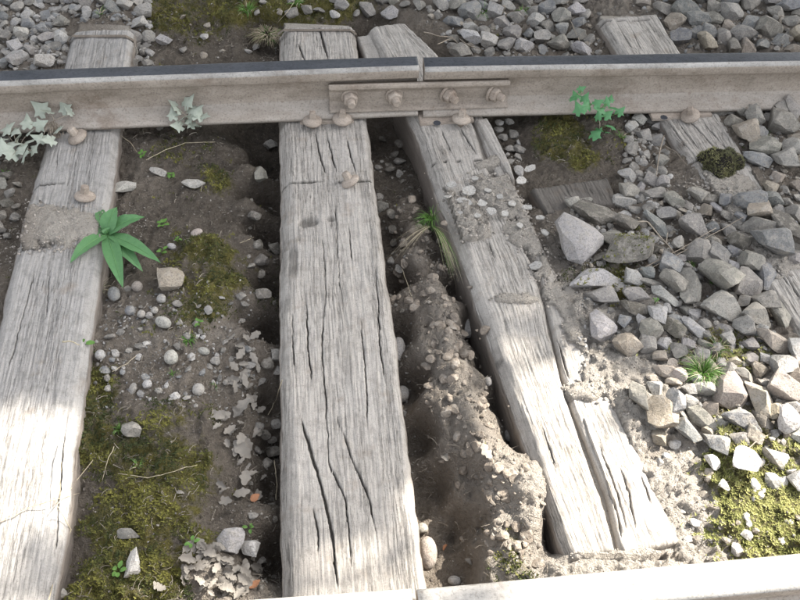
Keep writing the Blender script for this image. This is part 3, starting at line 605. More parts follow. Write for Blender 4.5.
HERO = [
(690,229,26,22,10,'g','rounded grey stone beside the thin twigs below the buried sleeper'),
(768,247,36,24,15,'b','large flat bluish stone touching the upper end of the re-emerging sleeper'),
(749,262,23,17,0,'g','beige grey stone just left of the large bluish flat stone'),
(755,228,32,15,15,'g','long grey stone above the large bluish flat stone'),
(756,216,24,17,-30,'t','brown angular stone wedged above the long grey stone'),
(783,234,20,42,-28,'d','long dark brown stone leaning right of the large bluish stone'),
(747,206,28,18,0,'b','bluish block stone on the buried sleeper below the moss clump'),
(771,202,20,14,20,'b','bluish broken stone right of the bluish block'),
(793,217,20,15,0,'g','grey stone at the right edge above the dark leaning stone'),
(738,243,22,15,0,'d','dark rough stone left of the large bluish flat stone'),
(790,229,12,9,0,'b','small bluish stone at the right edge beside the dark leaning stone'),
(697,256,24,20,20,'g','grey weathered stone below the twigs, left one of a pair'),
(715,259,20,20,0,'g','grey weathered stone below the twigs, right one of a pair'),
(716,211,8,16,-20,'p','small pale upright chip beside the dark slab edge'),
(704,213,14,14,30,'t','small reddish brown stone left of the pale upright chip'),
(717,284,38,27,8,'g','large grey faceted stone above the white topped block'),
(743,286,27,28,10,'g','grey stone with a shaded left face, left of the bluish stone at the sleeper'),
(763,282,21,28,5,'b','bluish stone set against the left side of the re-emerging sleeper'),
(718,312,41,27,3,'p','big block with a pale top catching the light, right of the centre of the ballast'),
(761,305,25,17,0,'g','grey wedge stone left of the oval stone by the re-emerging sleeper'),
(752,319,29,21,5,'g','broad grey stone under the wedge stone near the re-emerging sleeper'),
(776,319,19,25,8,'g','oval speckled stone standing beside the re-emerging sleeper'),
(691,330,13,22,-35,'p','pale narrow stone left below the big pale topped block'),
(688,293,19,36,10,'g','tall dark grey stone left of the big pale topped block'),
(743,303,13,11,0,'g','small grey stone between the pale topped block and the wedge stone'),
(742,331,19,15,0,'g','flat square stone below the broad grey stone'),
(758,331,17,12,0,'b','small bluish grey stone right of the flat square stone'),
(771,345,32,16,10,'t','long brown stone below the oval speckled stone'),
(726,341,14,12,0,'p','small pale stone above the sunny grass tuft, right side'),
(747,347,15,11,0,'g','small rough stone left of the long brown stone'),
(794,351,18,20,30,'p','pale sunlit stone at the right edge below the buried sleeper'),
(600,300,27,16,-5,'g','smooth grey stone just below the mossy crust slab'),
(601,332,23,24,0,'p','pale round faced stone next to the crumbled soil on the split sleeper'),
(634,299,26,15,-10,'g','grey stone beside the bright green moss cushion'),
(632,311,25,12,8,'d','brown flat stone below the bright green moss cushion'),
(649,333,21,21,15,'g','grey angular stone in the middle of the ballast patch'),
(663,298,10,25,-40,'p','narrow pale stone tilted between two grey stones'),
(668,269,21,18,0,'b','bluish stone at the right end of the mossy slab'),
(645,276,14,12,0,'b','small bluish stone in the hollow under the mossy slab'),
(671,288,23,22,0,'g','rough brown grey stone below the bluish stone'),
(650,286,24,8,0,'g','thin curved stone below the hollow of the mossy slab'),
(672,331,15,24,-38,'d','dark tilted stone left of the pale narrow stone'),
(655,317,18,17,20,'p','pale speckled stone in the middle of the ballast patch'),
(645,345,17,18,0,'g','grey stone above the crumbly tan stone'),
(625,347,26,21,0,'t','crumbly tan stone at the edge of the soil on the split sleeper'),
(677,353,14,14,0,'g','small grey stone left above the sunny grass tuft'),
(578,249,36,40,-15,'p','large pale weathered stone touching the right side of the split sleeper'),
(612,243,34,16,10,'g','pale grey flat stone right of the large weathered stone'),
(624,228,23,15,0,'d','brown rough stone above the mossy slab'),
(621,203,25,12,5,'p','light grey stone at the lower right of the buried board'),
(652,197,26,11,-5,'g','flat grey stone right of the buried board'),
(671,203,15,20,-10,'g','grey upright stone left of the broken slab of the buried sleeper'),
(640,188,8,14,15,'p','small pale upright chip near the straw twig'),
(665,218,18,13,20,'g','grey stone above the forked twig'),
(656,227,12,26,-40,'b','long grey stone lying beside the forked twig'),
(628,195,17,14,0,'g','grey stone touching the buried board'),
(662,183,12,9,0,'g','small grey stone left of the moss clump'),
(753,120,18,19,5,'g','upright rounded stone near the far rail, right of the buried sleeper'),
(780,129,28,20,30,'g','long pale grey stone sloping beside the small green sprig'),
(743,137,23,21,10,'t','angular stone with a pale face by the edge of the buried sleeper'),
(733,124,17,12,0,'g','grey stone under the rail foot at the corner of the buried sleeper'),
(763,153,28,17,10,'g','broad grey stone below the green sprig'),
(755,163,26,14,15,'b','bluish grey flat stone at the lower corner of the buried sleeper'),
(781,164,21,18,0,'g','grey stone with two facets right of the bluish flat stone'),
(791,113,13,21,-10,'g','dark upright stone against the rail at the right edge'),
(779,113,16,13,0,'g','grey stone against the rail left of the upright dark one'),
(715,113,21,8,0,'g','low flat stone under the rail foot beside the spike'),
(738,112,12,9,0,'g','small stone under the rail foot'),
(751,144,11,15,-25,'t','thin brown stone standing between two larger ones near the green sprig'),
(740,168,12,9,0,'p','small pale stone right of the moss clump'),
(736,160,10,9,0,'k','tiny tan stone on the corner of the buried sleeper'),
(791,153,20,15,0,'g','grey stone at the right edge below the green sprig'),
(637,400,16,27,-8,'g','flat grey oval stone at the right side of the split sleeper'),
(675,405,17,22,0,'b','bluish pale stone left of the sunny grass tuft'),
(727,373,15,14,0,'g','small grey stone right of the sunny grass tuft'),
(727,394,30,31,15,'k','big stone with sunny right side, right of the grass tuft'),
(738,422,38,18,8,'b','flat bluish stone above the bright moss'),
(756,401,22,32,-30,'t','tilted brown stone with a sunny edge in the lower right ballast'),
(782,391,34,21,8,'k','large tan sunlit block near the right edge'),
(780,369,22,18,0,'p','pale sunlit stone above the large tan block'),
(787,424,21,21,0,'w','round white sunlit stone in the lower right'),
(684,432,14,25,-30,'b','pale grey stone left of the tilted slabs'),
(699,421,14,30,-35,'g','tilted grey slab stone below the grass tuft'),
(714,446,26,16,30,'b','bluish pale slab stone above the dry soil'),
(760,423,14,20,-40,'d','dark stone beside the round white stone'),
(742,376,12,18,-20,'g','grey upright stone right of the small grey stone'),
(793,379,16,15,0,'t','tan stone at the right edge above the tan block'),
(743,464,24,23,35,'w','bright white stone casting a shadow on the moss'),
(775,462,32,14,20,'p','long sunny stone right of the bright white stone'),
(711,464,13,13,0,'w','small white stone at the edge of the bright moss'),
(722,486,11,9,0,'w','tiny white pebble in the sunny dry soil'),
(795,483,15,20,0,'w','white stone at the right edge above the moss'),
(772,486,13,18,-20,'p','upright sunny stone in the bright moss'),
(172,284,24,19,0,'t','beige flat rock on the soil below the green weed'),
(125,191,25,10,-28,'p','pale slanted flat stone beside the soil band of the left sleeper'),
(159,174,15,8,10,'p','pale flat pebble on the soil near the far rail'),
(194,187,20,8,5,'p','pale flat stone at the edge of the upper moss'),
(165,43,15,8,-5,'p','pale oval stone on the dark soil behind the far rail'),
(133,432,17,14,0,'g','flat grey stone pressed into the moss by the left sleeper'),
(127,535,24,9,8,'g','flat grey slab pressed into the lower moss'),
(135,565,15,23,5,'w','white block standing on the moss at the lower left'),
(231,543,24,20,10,'p','pale rounded rock next to the white stone above the litter'),
(249,549,20,13,12,'w','white stone right of the pale rounded rock'),
(61,595,15,9,0,'p','pale stone at the bottom edge beside the left sleeper'),
(45,63,19,13,-20,'p','pale rock behind the far rail, left of the left sleeper end'),
(390,15,15,12,10,'p','pale stone standing behind the pale sleeper end'),
(471,40,22,11,10,'p','pale flat stone among the roots behind the far rail'),
(440,8,15,11,0,'g','grey stone at the top edge right of the centre'),
(515,20,16,11,0,'g','rounded grey stone at the top edge above the roots'),
]
ROUNDH = [
(427,556,19,27,-5,'k','smooth pink grey pebble in the pit beside the middle sleeper',.9),
(398,352,14,24,0,'p','smooth pale pebble in the pit against the middle sleeper',.8),
(402,397,14,15,0,'p','pale pebble in the pit below the smooth pale one',.8),
(467,331,14,18,0,'p','pale stone in the gap beside the split sleeper',.8),
(454,582,13,8,0,'p','small cream pebble lying against the near rail',.8),
(422,530,12,9,0,'g','grey pebble in the pit above the pink grey one',.8),
(488,383,7,9,0,'p','tiny pale pebble in the gap beside the split sleeper',.8),
(508,437,9,12,0,'g','rounded pebble deep in the gap beside the split sleeper',.8),
(164,325,16,10,10,'p','white pebble in the gravel between the left sleepers, the widest',.8),
(162,301,9,8,0,'p','small round white pebble above the widest white pebble',.8),
(131,313,10,9,0,'b','bluish pebble left of the white pebbles',.8),
(142,316,8,7,0,'p','white pebble between the bluish one and the widest white one',.8),
(155,312,7,7,0,'p','tiny white pebble directly above the widest white pebble',.8),
(172,360,13,13,0,'p','pale rounded pebble beside the small clover weed',.8),
(199,392,12,11,0,'p','pale rounded pebble at the upper edge of the lower moss',.8),
(204,353,12,7,0,'p','flat pale pebble right of the small clover weed',.8),
(197,234,12,7,-25,'k','pink pale flake at the top of the olive moss',.6),
(172,248,9,6,10,'p','small pale pebble right of the green weed',.7),
(115,297,12,15,-20,'b','bluish grey pebble under the green weed',.8),
(138,289,11,9,20,'k','brownish pebble below the green weed',.8),
(92,308,9,8,0,'g','grey pebble in the dry root tuft',.8),
(148,386,9,8,0,'p','pale pebble on the grey gravel above the moss',.8),
(101,357,10,9,0,'p','pale pebble by the two small round leaves',.8),
]
heroes = []
for hh in HERO:
    put_stone(hh[0], hh[1], hh[2]*1.13, hh[3]*1.13, *hh[4:]); heroes.append((hh[0], hh[1], (hh[2]+hh[3])/4))
for hh in ROUNDH:
    put_stone(*hh[:7], name='pebble', rounded=True, flat=hh[7], cat='pebble'); heroes.append((hh[0], hh[1], (hh[2]+hh[3])/4))
bm = bmesh.new(); bmesh.ops.create_icosphere(bm, subdivisions=4, radius=1)
for v in bm.verts:
    a_ = math.atan2(v.co.y, v.co.x); k_ = 1+.16*math.sin(a_*3+.6)+.10*math.sin(a_*7+2)+.12*(float(fbm(np.array([v.co.x*3+5]), np.array([v.co.y*3+v.co.z*2]), 3)[0])*2); v.co.x *= k_; v.co.y *= k_; v.co.z *= .8+1.2*(float(fbm(np.array([v.co.x*2.5]), np.array([v.co.y*2.5+9]), 3)[0])+.4)
CLUMP = bm_mesh('moss_clump', bm, M['soil'], True)
# mossy slab and crust
o = put_stone(590, 284, 58, 22, -24, 'p', 'pale crusty slab with moss on it, next to the split sleeper', flat=.7, me=PROT[3]); heroes.append((590, 284, 18))
o = put_stone(630, 255, 60, 30, -12, 'd', 'dark mossy slab bridging a hollow right of the split sleeper', flat=.7, me=PROT[5]); heroes.append((630, 255, 22))
o = put_stone(592, 220, 46, 18, 14, 'd', 'rough brown clod below the buried board', name='soil_clod', cat='clod'); heroes.append((592, 220, 16))
o = put_stone(661, 417, 33, 30, 0, 't', 'round dried clod of soil beside the lower split sleeper', name='soil_clod', cat='clod', flat=.6, sink=.3); heroes.append((661, 417, 15))
o = put_stone(717, 171, 38, 30, 0, 'd', 'clump of dark green moss lying on the buried sleeper', name='moss_clump', cat='moss clump', flat=.6, sink=.3, me=CLUMP); MOSSCL = o; heroes.append((717, 171, 18))

REG = [ # polygon box, count, size range px, tints, label, soil under
 ((0,0,150,66), 150, (7,17), 'ggbpp', 'small grey stone in the gravel behind the far rail at the upper left', 'gravel stones upper left'),
 ((150,0,280,60), 12, (5,12), 'gtp', 'small stone half sunk in dark soil behind the far rail', 'stones in the dark soil'),
 ((280,0,420,22), 14, (7,16), 'ggp', 'small grey stone at the top edge above the two sleeper ends', 'stones above the middle sleeper ends'),
 ((430,0,590,55), 90, (8,19), 'ggbp', 'grey ballast stone behind the joint, between the split sleeper and the right one', 'stones behind the rail joint'),
 ((640,0,800,52), 150, (11,23), 'gggbt', 'grey ballast stone behind the far rail at the upper right', 'stones upper right'),
 ((725,104,800,200), 40, (9,20), 'ggbt', 'angular grey stone between the buried sleeper and the right edge', 'stones right of the buried sleeper'),
 ((690,195,800,262), 36, (9,19), 'ggbd', 'angular stone lying over the buried sleeper', 'stones over the buried sleeper'),
 ((625,120,665,200), 36, (8,18), 'ggp', 'small stone between the ivy sprig and the buried sleeper', 'stones by the ivy sprig'),
 ((570,200,690,262), 52, (7,17), 'ggpd', 'small stone in the rubble below the buried board', 'rubble stones below the board'),
 ((620,262,768,350), 75, (8,19), 'ggpb', 'small angular stone wedged in the ballast right of the split sleeper', 'wedged ballast stones'),
 ((650,350,800,440), 75, (9,20), 'gptk', 'sunlit ballast stone around the grass tuft at the lower right', 'sunlit ballast stones'),
 ((650,440,800,555), 30, (5,13), 'pptw', 'small pale stone in the sunny dry soil at the lower right', 'stones in the sunny soil'),
 ((95,285,255,400), 55, (4,10), 'ggpb', 'small pebble in the gravel between the left and middle sleepers', 'pebbles between the left sleepers'),
 ((248,135,280,590), 26, (7,17), 'ddg', 'dark stone down in the trench left of the middle sleeper', 'stones in the trench'),
 ((378,130,400,300), 14, (6,14), 'dg', 'dark stone in the pit right of the middle sleeper', 'stones in the pit'),
 ((-5,140,22,240), 16, (8,16), 'gd', 'grey stone left of the left sleeper below the pale ivy', 'stones left of the left sleeper'),
 ((492,120,520,200), 14, (6,12), 'pg', 'small pale chip along the right side of the split sleeper', 'chips along the split sleeper'),
]
LOOK = dict(g='grey', b='bluish grey', t='tan', d='dark', p='pale', w='white', k='pinkish')
occ = list(heroes); auto = []
def on_sleeper(px, py, pad=0.0):
    p = W(px, py, 0)
    return any(bool(inpoly(E, np.array([p[0]]), np.array([p[1]]), pad)[0]) for E in SL.values())
for (bx0, by0, bx1, by1), cnt, (s0, s1), tints, lab, grp in REG:
    free = 'over the buried' in lab
    for k in range(cnt):
        for tr in range(14):
            x = random.uniform(bx0, bx1); y = random.uniform(by0, by1); f = 1-.55*k/cnt; s = random.uniform(s0+(s1-s0)*.3*f, s0+(s1-s0)*f)
            if not free and on_sleeper(x, y, -.008): continue
            if all((x-a)**2+((y-b)*1.2)**2 > (.86*(s/2+r))**2 for a, b, r in occ): break
        else: continue
        occ.append((x, y, s/2)); auto.append((s, x, y, random.choice(tints), lab, grp))
NAMED = []   # (object, px, py, look) of small things that get their own label from what lies next to them
auto.sort(key=lambda a: -a[0])
room = 300-len(HERO)-2
STUFF = []   # (x, y, z, sx, sy, sz, tint)
for i, (s, x, y, tn, lab, grp) in enumerate(auto):
    wq = s*random.uniform(1.0, 1.35); hq = s*random.uniform(.7, 1.0); r_ = random.uniform(-50, 50)
    if i < room and s >= 7: NAMED.append((put_stone(x, y, wq, hq, r_, tn, lab, grp, sink=.25), x, y, LOOK[tn]+(' stone' if s > 13 else ' small stone')))
    else:
        p = G(x, y); d = depth(p); STUFF.append((p[0], p[1], p[2], wq*d/FOC/2, hq*d/FOC/2*1.2, min(wq, hq)*d/FOC/2*.7, tn))
def bake(items, protos, name, mat, bury=.35, kindname='stuff', parent=None):
    """many small things as ONE mesh"""
    items = list(items); V = []; Fq = []; C_ = []; off = 0
    for it in items:
        x, y, z, sx, sy, sz, c = it; pv, pf = protos[random.randrange(len(protos))]
        a, b, g = random.uniform(0, 6.28), random.gauss(0, .35), random.gauss(0, .35)
        R = np.array(Matrix.Rotation(a, 3, 'Z') @ Matrix.Rotation(b, 3, 'X') @ Matrix.Rotation(g, 3, 'Y'))
        v = (pv*np.array([sx, sy, sz])) @ R.T+np.array([x, y, z+sz*(1-2*bury)])
        V.append(v); Fq.append(pf+off); off += len(v)
        col = np.array(TINT[c] if isinstance(c, str) else c)*random.uniform(.7, 1.3); C_.append(np.repeat(col[None], len(v), 0))
    me = mesh_np(name, np.vstack(V), np.vstack(Fq), mat, False, dict(Col=np.vstack(C_)))
    return tag(link(name, me, parent), None, None, None, 'stuff')
# filler stones between and under the individual ones, and outside the frame
def scatter(box, n, smin, smax, tints, cond=None, power=2.6):
    x0, y0, x1, y1 = box; P_ = []
    for _ in range(n):
        px, py = random.uniform(x0, x1), random.uniform(y0, y1)
        P_.append((px, py))
    Wp = np.array([W(a, b, -.02)[:2] for a, b in P_]); z, t, m = ground(Wp[:, 0], Wp[:, 1])
    inn = np.zeros(len(P_), bool)
    for E in SL.values(): inn |= inpoly(E, Wp[:, 0], Wp[:, 1], -.003)
    for i, (a, b) in enumerate(P_):
        if inn[i] and not (cond == 'cover' and z[i] > .0): continue
        if cond == 'moss' and m[i] > .55 and random.random() < .7: continue
        s = smin+(smax-smin)*random.random()**power
        STUFF.append((Wp[i, 0], Wp[i, 1], z[i], s, s*random.uniform(.6, 1), s*random.uniform(.4, .75), random.choice(tints)))
scatter((630,-10,830,55), 500, .004, .014, 'ggbt'); scatter((425,-10,600,58), 420, .004, .016, 'ggpt'); scatter((-30,-10,150,68), 900, .004, .016, 'ggbp')
scatter((725,100,830,200), 260, .003, .010, 'ggt'); scatter((690,195,830,265), 200, .003, .009, 'ggd', 'cover'); scatter((625,110,668,205), 200, .004, .012, 'ggp')
scatter((565,195,700,270), 450, .003, .012, 'ggpt'); scatter((575,260,775,355), 700, .002, .009, 'ggpb', 'cover'); scatter((690,350,830,450), 500, .002, .009, 'gptk'); scatter((640,440,830,560), 260, .0015, .006, 'pptt', 'moss')
scatter((90,280,255,405), 700, .0015, .0055, 'ggpb', 'moss'); scatter((246,130,282,600), 160, .002, .008, 'dd'); scatter((376,125,415,600), 250, .003, .009, 'ddg')
scatter((-300,-300,1100,-5), 1500, .012, .032, 'ggb'); scatter((830,90,1100,560), 500, .01, .028, 'ggpt'); scatter((-300,130,-20,600), 400, .006, .02, 'ggt'); scatter((-200,610,1000,800), 500, .008, .025, 'ggp')
big = [s for s in STUFF if s[3] > .011]; small = [s for s in STUFF if s[3] <= .011]
bake(big, LOW, 'loose_ballast', M['pebble'], .3); bake(small, TINY, 'gravel', M['pebble'], .3)
# fine grit everywhere
STUFF = []
scatter((0,120,800,600), 9000, .0010, .0034, [(.12,.10,.085),(.17,.15,.13),(.25,.23,.20),(.09,.075,.06)], 'moss', 3); scatter((0,-5,800,60), 1500, .0015, .005, 'ggtd', 'moss', 3)
for (cx, cy, rx, ry, a, h) in COVW:
    n = int(rx*ry*4.5e4); 
    for _ in range(n):
        r = math.sqrt(random.random())*1.12; th = random.uniform(0, 6.283); u, v = r*math.cos(th)*rx, r*math.sin(th)*ry
        x = cx+u*math.cos(a)-v*math.sin(a); y = cy+u*math.sin(a)+v*math.cos(a); s = .0010+.0040*random.random()**3.0*min(1, h/.01)
        STUFF.append((x, y, None, s, s*.8, s*.55, (.30, .27, .235)))
xy = np.array([s[:2] for s in STUFF]); zz = ground(xy[:, 0], xy[:, 1])[0]; inn = np.zeros(len(xy), bool)
for E in SL.values(): inn |= inpoly(E, xy[:, 0], xy[:, 1], .0)
STUFF = [(s[0], s[1], (max(z, .001) if i_ else z), *s[3:]) for s, z, i_ in zip(STUFF, zz, inn)]
bake(STUFF, TINY, 'soil_crumbs', M['pebble'], .42)
# lumps of the earth mound
STUFF = []
for _ in range(520):
    t_ = random.random(); px = np.interp(t_, [0, .3, .6, .8, 1], [415, 440, 465, 500, 515])+random.gauss(0, 20); py = np.interp(t_, [0, .3, .6, .8, 1], [215, 300, 420, 490, 560])+random.gauss(0, 18)
    if py > 575 or on_sleeper(px, py, -.004): continue
    p = G(px, py); s = .002+.014*random.random()**2.6; STUFF.append((p[0], p[1], p[2], s, s*.8, s*.6, (.20, .165, .13)))
bake(STUFF, LOW, 'earth_lumps', M['pebble'], .45)

# ---------------------------------------------------------------- flakes and chips on the split sleeper
def flake(px, py, w, h, rot, label, name='wood_chip', tint=(.36, .345, .32), z=.012, cat='wood chip', tilt=.15, mat=None):
    p = W(px, py, z); d = depth(p); a, b = w*d/FOC/2, h*d/FOC/2*1.2
    bm = bmesh.new(); n = 7; vs = []
    for i in range(n):
        th = 2*math.pi*i/n+random.uniform(-.25, .25); vs.append(bm.verts.new((a*math.cos(th)*random.uniform(.8, 1.1), b*math.sin(th)*random.uniform(.8, 1.1), random.uniform(-.001, .001))))
    f = bm.faces.new(vs); r = bmesh.ops.extrude_face_region(bm, geom=[f])
    for v in r['geom']:
        if isinstance(v, bmesh.types.BMVert): v.co.z -= .003; 
    bmesh.ops.recalc_face_normals(bm, faces=bm.faces)
    bmesh.ops.triangulate(bm, faces=[f for f in bm.faces if len(f.verts) > 4])
    o = link(name, bm_mesh(name, bm, mat or M['stone']), None, tuple(p)); o.rotation_euler = (random.gauss(0, tilt), random.gauss(0, tilt), math.radians(-rot)); o.color = (*tint, 1)
    return tag(o, label, cat)
for (px, py, w_, h_, r_, lab) in [(469,190,15,14,50,'pale flake tilted up on top of the split sleeper'),(464,201,18,8,20,'long pale flake below the tilted one on the split sleeper'),(482,203,11,7,0,'small pale flake right of the long one on the split sleeper'),
    (451,184,11,9,10,'small grey flake near the left edge of the split sleeper'),(492,211,12,9,30,'grey flake just above the clean timber of the split sleeper'),(447,196,9,8,0,'pale flake left of the long flake on the split sleeper'),(527,207,12,7,10,'flake at the top right edge of the soil on the split sleeper'),(521,180,13,8,-30,'pale chip past the tip of the upper splinter'),(530,168,16,7,-40,'pale crumb on the soil right of the upper splinter'),(536,265,15,10,0,'flake beside the crack below the soil patch')]:
    flake(px, py, w_, h_, r_, lab, z=.022 if py < 215 else .012)
for (px, py, w_, h_, r_) in [(488,190,8,6,0),(500,196,9,6,20),(512,203,9,7,0),(475,178,8,5,0),(459,213,10,7,30),(477,215,9,6,0),(505,213,9,7,-20),(540,217,9,6,0),(545,232,10,6,30),(520,225,8,6,0)]:
    o = flake(px, py, w_, h_, r_, 'small grey crumb', z=.02); o['group'] = 'crumbs on the split sleeper'; NAMED.append((o, px, py, 'small grey crumb'))

# ---------------------------------------------------------------- leaves and plants
def leaf_bm(bm, base, tip, width, bend=.01, fold=.25, up=Vector((0, 0, 1)), n=9, shape=None, wav=0.0):
    base, tip = Vector(base), Vector(tip); d = tip-base; L = d.length; d.normalize(); s = d.cross(up).normalized(); u = s.cross(d)
    rows = []
    for i in range(n+1):
        t_ = i/n; wd = (shape(t_) if shape else math.sin(math.pi*min(1, t_**.8))**.9)*width/2
        c = base+d*L*t_+u*(bend*4*t_*(1-t_)); wv = wav*math.sin(i*2.1)
        rows.append([bm.verts.new(c-s*wd+u*(fold*wd+wv)), bm.verts.new(c-s*wd*.5+u*fold*wd*.45), bm.verts.new(c), bm.verts.new(c+s*wd*.5+u*fold*wd*.45), bm.verts.new(c+s*wd+u*(fold*wd-wv))])
    for a, b in zip(rows, rows[1:]):
        for k in range(4): bm.faces.new((a[k], a[k+1], b[k+1], b[k]))
def lance(t): return max(.03, math.sin(math.pi*t**.75)**.85) if t < .999 else .0
def rel(p, root): return Vector(p)-Vector(root.location)
c = G(111, 244); c[2] += .035
wd_ = empty('green_weed', (c[0], c[1], c[2]-.045), 'bright green weed with nine lance shaped leaves growing beside the left sleeper', 'weed')
for (tx, ty, z_, wpx) in [(70,263,.055,13),(98,207,.03,9),(117,207,.07,14),(145,217,.065,14),(161,263,.05,12),(123,288,.055,14),(143,272,.03,11),(87,234,.02,10),(103,228,.045,7)]:
    tp = W(tx, ty, c[2]-.035+z_); bm = bmesh.new(); d = depth(tp)
    leaf_bm(bm, rel(c, wd_), rel(tp, wd_), wpx*d/FOC*1.3, .014, .22, shape=lance, wav=.0012, n=12)
    lf = link('leaf', bm_mesh('leaf', bm, M['weed'], True), wd_); bm = bmesh.new()
    a_, b_ = rel(c, wd_), rel(tp, wd_); u_ = (b_-a_).normalized().cross(Vector((0, 0, 1))).normalized().cross((b_-a_).normalized())
    tube(bm, [a_.lerp(b_, k/8)+u_*(.014*4*(k/8)*(1-k/8)+.0006) for k in range(9)], .0011, .0004, 4); link('midrib', bm_mesh('midrib', bm, M['midrib'], True), lf)
bm = bmesh.new(); tube(bm, [(0, .004, -.02), (0, 0, .01), rel(c, wd_)], .003, .002); link('stem', bm_mesh('stem', bm, M['weed'], True), wd_)

def grass(px, py, n, length, spread, label, name='grass_tuft', mats='grass', lean=(0, 0), wd=.0012, dry=.2, cat='grass', up=1.0, dz=.004):
    p = G(px, py, dz) if dz >= 0 else W(px, py, dz); root = empty(name, tuple(p), label, cat); bmg, bms = bmesh.new(), bmesh.new()
    for _ in range(n):
        a = random.uniform(0, 6.283); L = length*random.uniform(.5, 1.15); r = random.random()**.5*spread*.35; b0 = Vector((r*math.cos(a), r*math.sin(a), -.003))
        a += random.gauss(0, .5); o_ = spread*random.uniform(.3, 1.1)
        d = Vector((math.cos(a)*o_+lean[0], math.sin(a)*o_+lean[1], L*up)).normalized()*L
        bm = bms if random.random() < dry else bmg; rows = []
        s = d.cross(Vector((random.gauss(0, 1), random.gauss(0, 1), .2))).normalized(); g = random.uniform(.3, .9)*L
        for i in range(6):
            t_ = i/5; q = b0+d*t_+Vector((d.x, d.y, 0))*.5*t_*t_-Vector((0, 0, g*t_**2.4)); w_ = wd*(1-t_*.85)
            rows.append((bm.verts.new(q-s*w_), bm.verts.new(q+s*w_)))
        for x, y in zip(rows, rows[1:]): bm.faces.new((x[0], x[1], y[1], y[0]))
    link('green_blades', bm_mesh('green_blades', bmg, M[mats], True), root)
    if bms.faces: link('dry_blades', bm_mesh('dry_blades', bms, M['straw'], True), root)
    else: bms.free()
    return root
grass(431, 218, 90, .065, .03, dz=-.012, label='drooping tuft of fine grass hanging into the gap beside the split sleeper', lean=(-.01, -.015), wd=.0008, dry=.1)
grass(434, 226, 75, .15, .012, dz=-.012, label= 'fan of long thin drooping blades along the side of the split sleeper', lean=(.035, -.09), wd=.0006, dry=.45, up=.5)
grass(428, 226, 30, .09, .02, dz=-.02, label= 'sparse dry blades hanging left of the drooping grass tuft', lean=(-.045, -.05), wd=.0006, dry=1.0, up=.4)
grass(700, 378, 380, .05, .045, dz=.022, label= 'green grass tuft growing in the sunlit ballast on the right', wd=.0009, dry=.2)
grass(716, 352, 80, .035, .035, dz=.018, label= 'small yellowish grass patch above the green tuft on the right', wd=.0009, dry=.6)
grass(482, 14, 110, .05, .03, 'green grass tuft behind the far rail, above the roots', wd=.0012, dry=.15)
grass(248, 12, 110, .05, .03, 'green grass tuft at the top edge left of the middle sleeper end', wd=.0012, dry=.15)
grass(268, 34, 420, .035, .10, 'brown dry grass clump left of the middle sleeper end', wd=.0012, dry=.85)
grass(297, 4, 40, .035, .03, 'small green leafy tuft at the top edge above the middle sleeper', wd=.0018, dry=.1)
grass(522, 12, 30, .03, .02, 'small green tuft at the top edge right of the larger one', wd=.0012, dry=.1)
grass(621, 138, 22, .03, .015, 'short green shoots right of the ivy sprig', wd=.0016, dry=.1)
grass(98, 290, 70, .035, .03, 'dry root tuft with yellow green tips beside the left sleeper', wd=.0009, dry=.75)
grass(188, 340, 50, .022, .02, 'small bright green grass tuft in the gravel left of the trench', wd=.0016, dry=.05)
grass(120, 430, 26, .028, .014, 'thin grass tuft at the top of the lower moss', wd=.001, dry=.2)
grass(138, 466, 20, .020, .014, 'small grass tuft in the middle of the lower moss', wd=.001, dry=.1)
grass(173, 375, 16, .03, .01, 'thin green shoots below the pebbles', wd=.0008, dry=.1)
grass(215, 387, 14, .018, .012, 'tiny green shoots near the dead leaves', wd=.001, dry=.1)
grass(766, 134, 30, .022, .022, 'green sprig growing between stones at the right', wd=.0018, dry=.1)
grass(735, 268, 18, .016, .014, 'dusty green sprig between the grey stones', wd=.0016, dry=.1)
grass(712, 283, 12, .012, .01, 'tiny bright sprout on the large grey faceted stone', wd=.002, dry=0)
grass(690, 265, 22, .018, .014, 'yellow green sprig below the twigs', wd=.0014, dry=.2)
grass(100, 14, 30, .03, .02, 'small green tuft in the gravel at the top left', wd=.0014, dry=.3)
grass(8, 62, 24, .02, .02, 'green sprig behind the far rail at the left edge', wd=.0018, dry=.1)
grass(5, 175, 20, .02, .02, 'green shoots at the left edge below the pale ivy', wd=.0016, dry=.1)
def clover(px, py, n, size, label, z=.012):
    p = G(px, py); root = empty('seedling', tuple(p), label, 'seedling')
    for k in range(n):
        a = 6.283*k/n+random.gauss(0, .3); r = size*random.uniform(.5, 1.3); c0 = Vector((math.cos(a)*r*.4, math.sin(a)*r*.4, z)); c1 = Vector((math.cos(a)*r*1.4, math.sin(a)*r*1.4, z+random.uniform(-.003, .004)))
        bm = bmesh.new(); leaf_bm(bm, c0, c1, size*.75, .001, .15, n=5, shape=lambda t: max(.1, math.sin(math.pi*(.1+.88*t))**.6)); tube(bm, [(0, 0, -.004), c0], .0006, .0005, 3)
        link('leaf', bm_mesh('leaf', bm, M['grass'], True), root)
clover(163, 227, 6, .012, 'small pale seedling above the olive moss'); clover(178, 242, 4, .007, 'tiny seedling right of the green weed'); clover(163, 254, 5, .011, 'seedling with pale leaves beside the tip of the green weed')
clover(84, 347, 3, .017, 'two small round leaves on a stalk beside the left sleeper'); clover(119, 573, 5, .012, 'pale four leaved seedling left of the white block'); clover(193, 545, 4, .010, 'seedling at the edge of the leaf litter', .014)
clover(199, 325, 5, .008, 'small seedling in the gravel right of the pebbles'); clover(250, 530, 4, .009, 'yellow green seedling above the white stone'); clover(143, 157, 7, .010, 'grey green seedling near the far rail')
clover(172, 178, 7, .009, 'pale seedling cluster above the upper moss'); clover(655, 303, 5, .007, 'tiny pale seedling between the ballast stones')

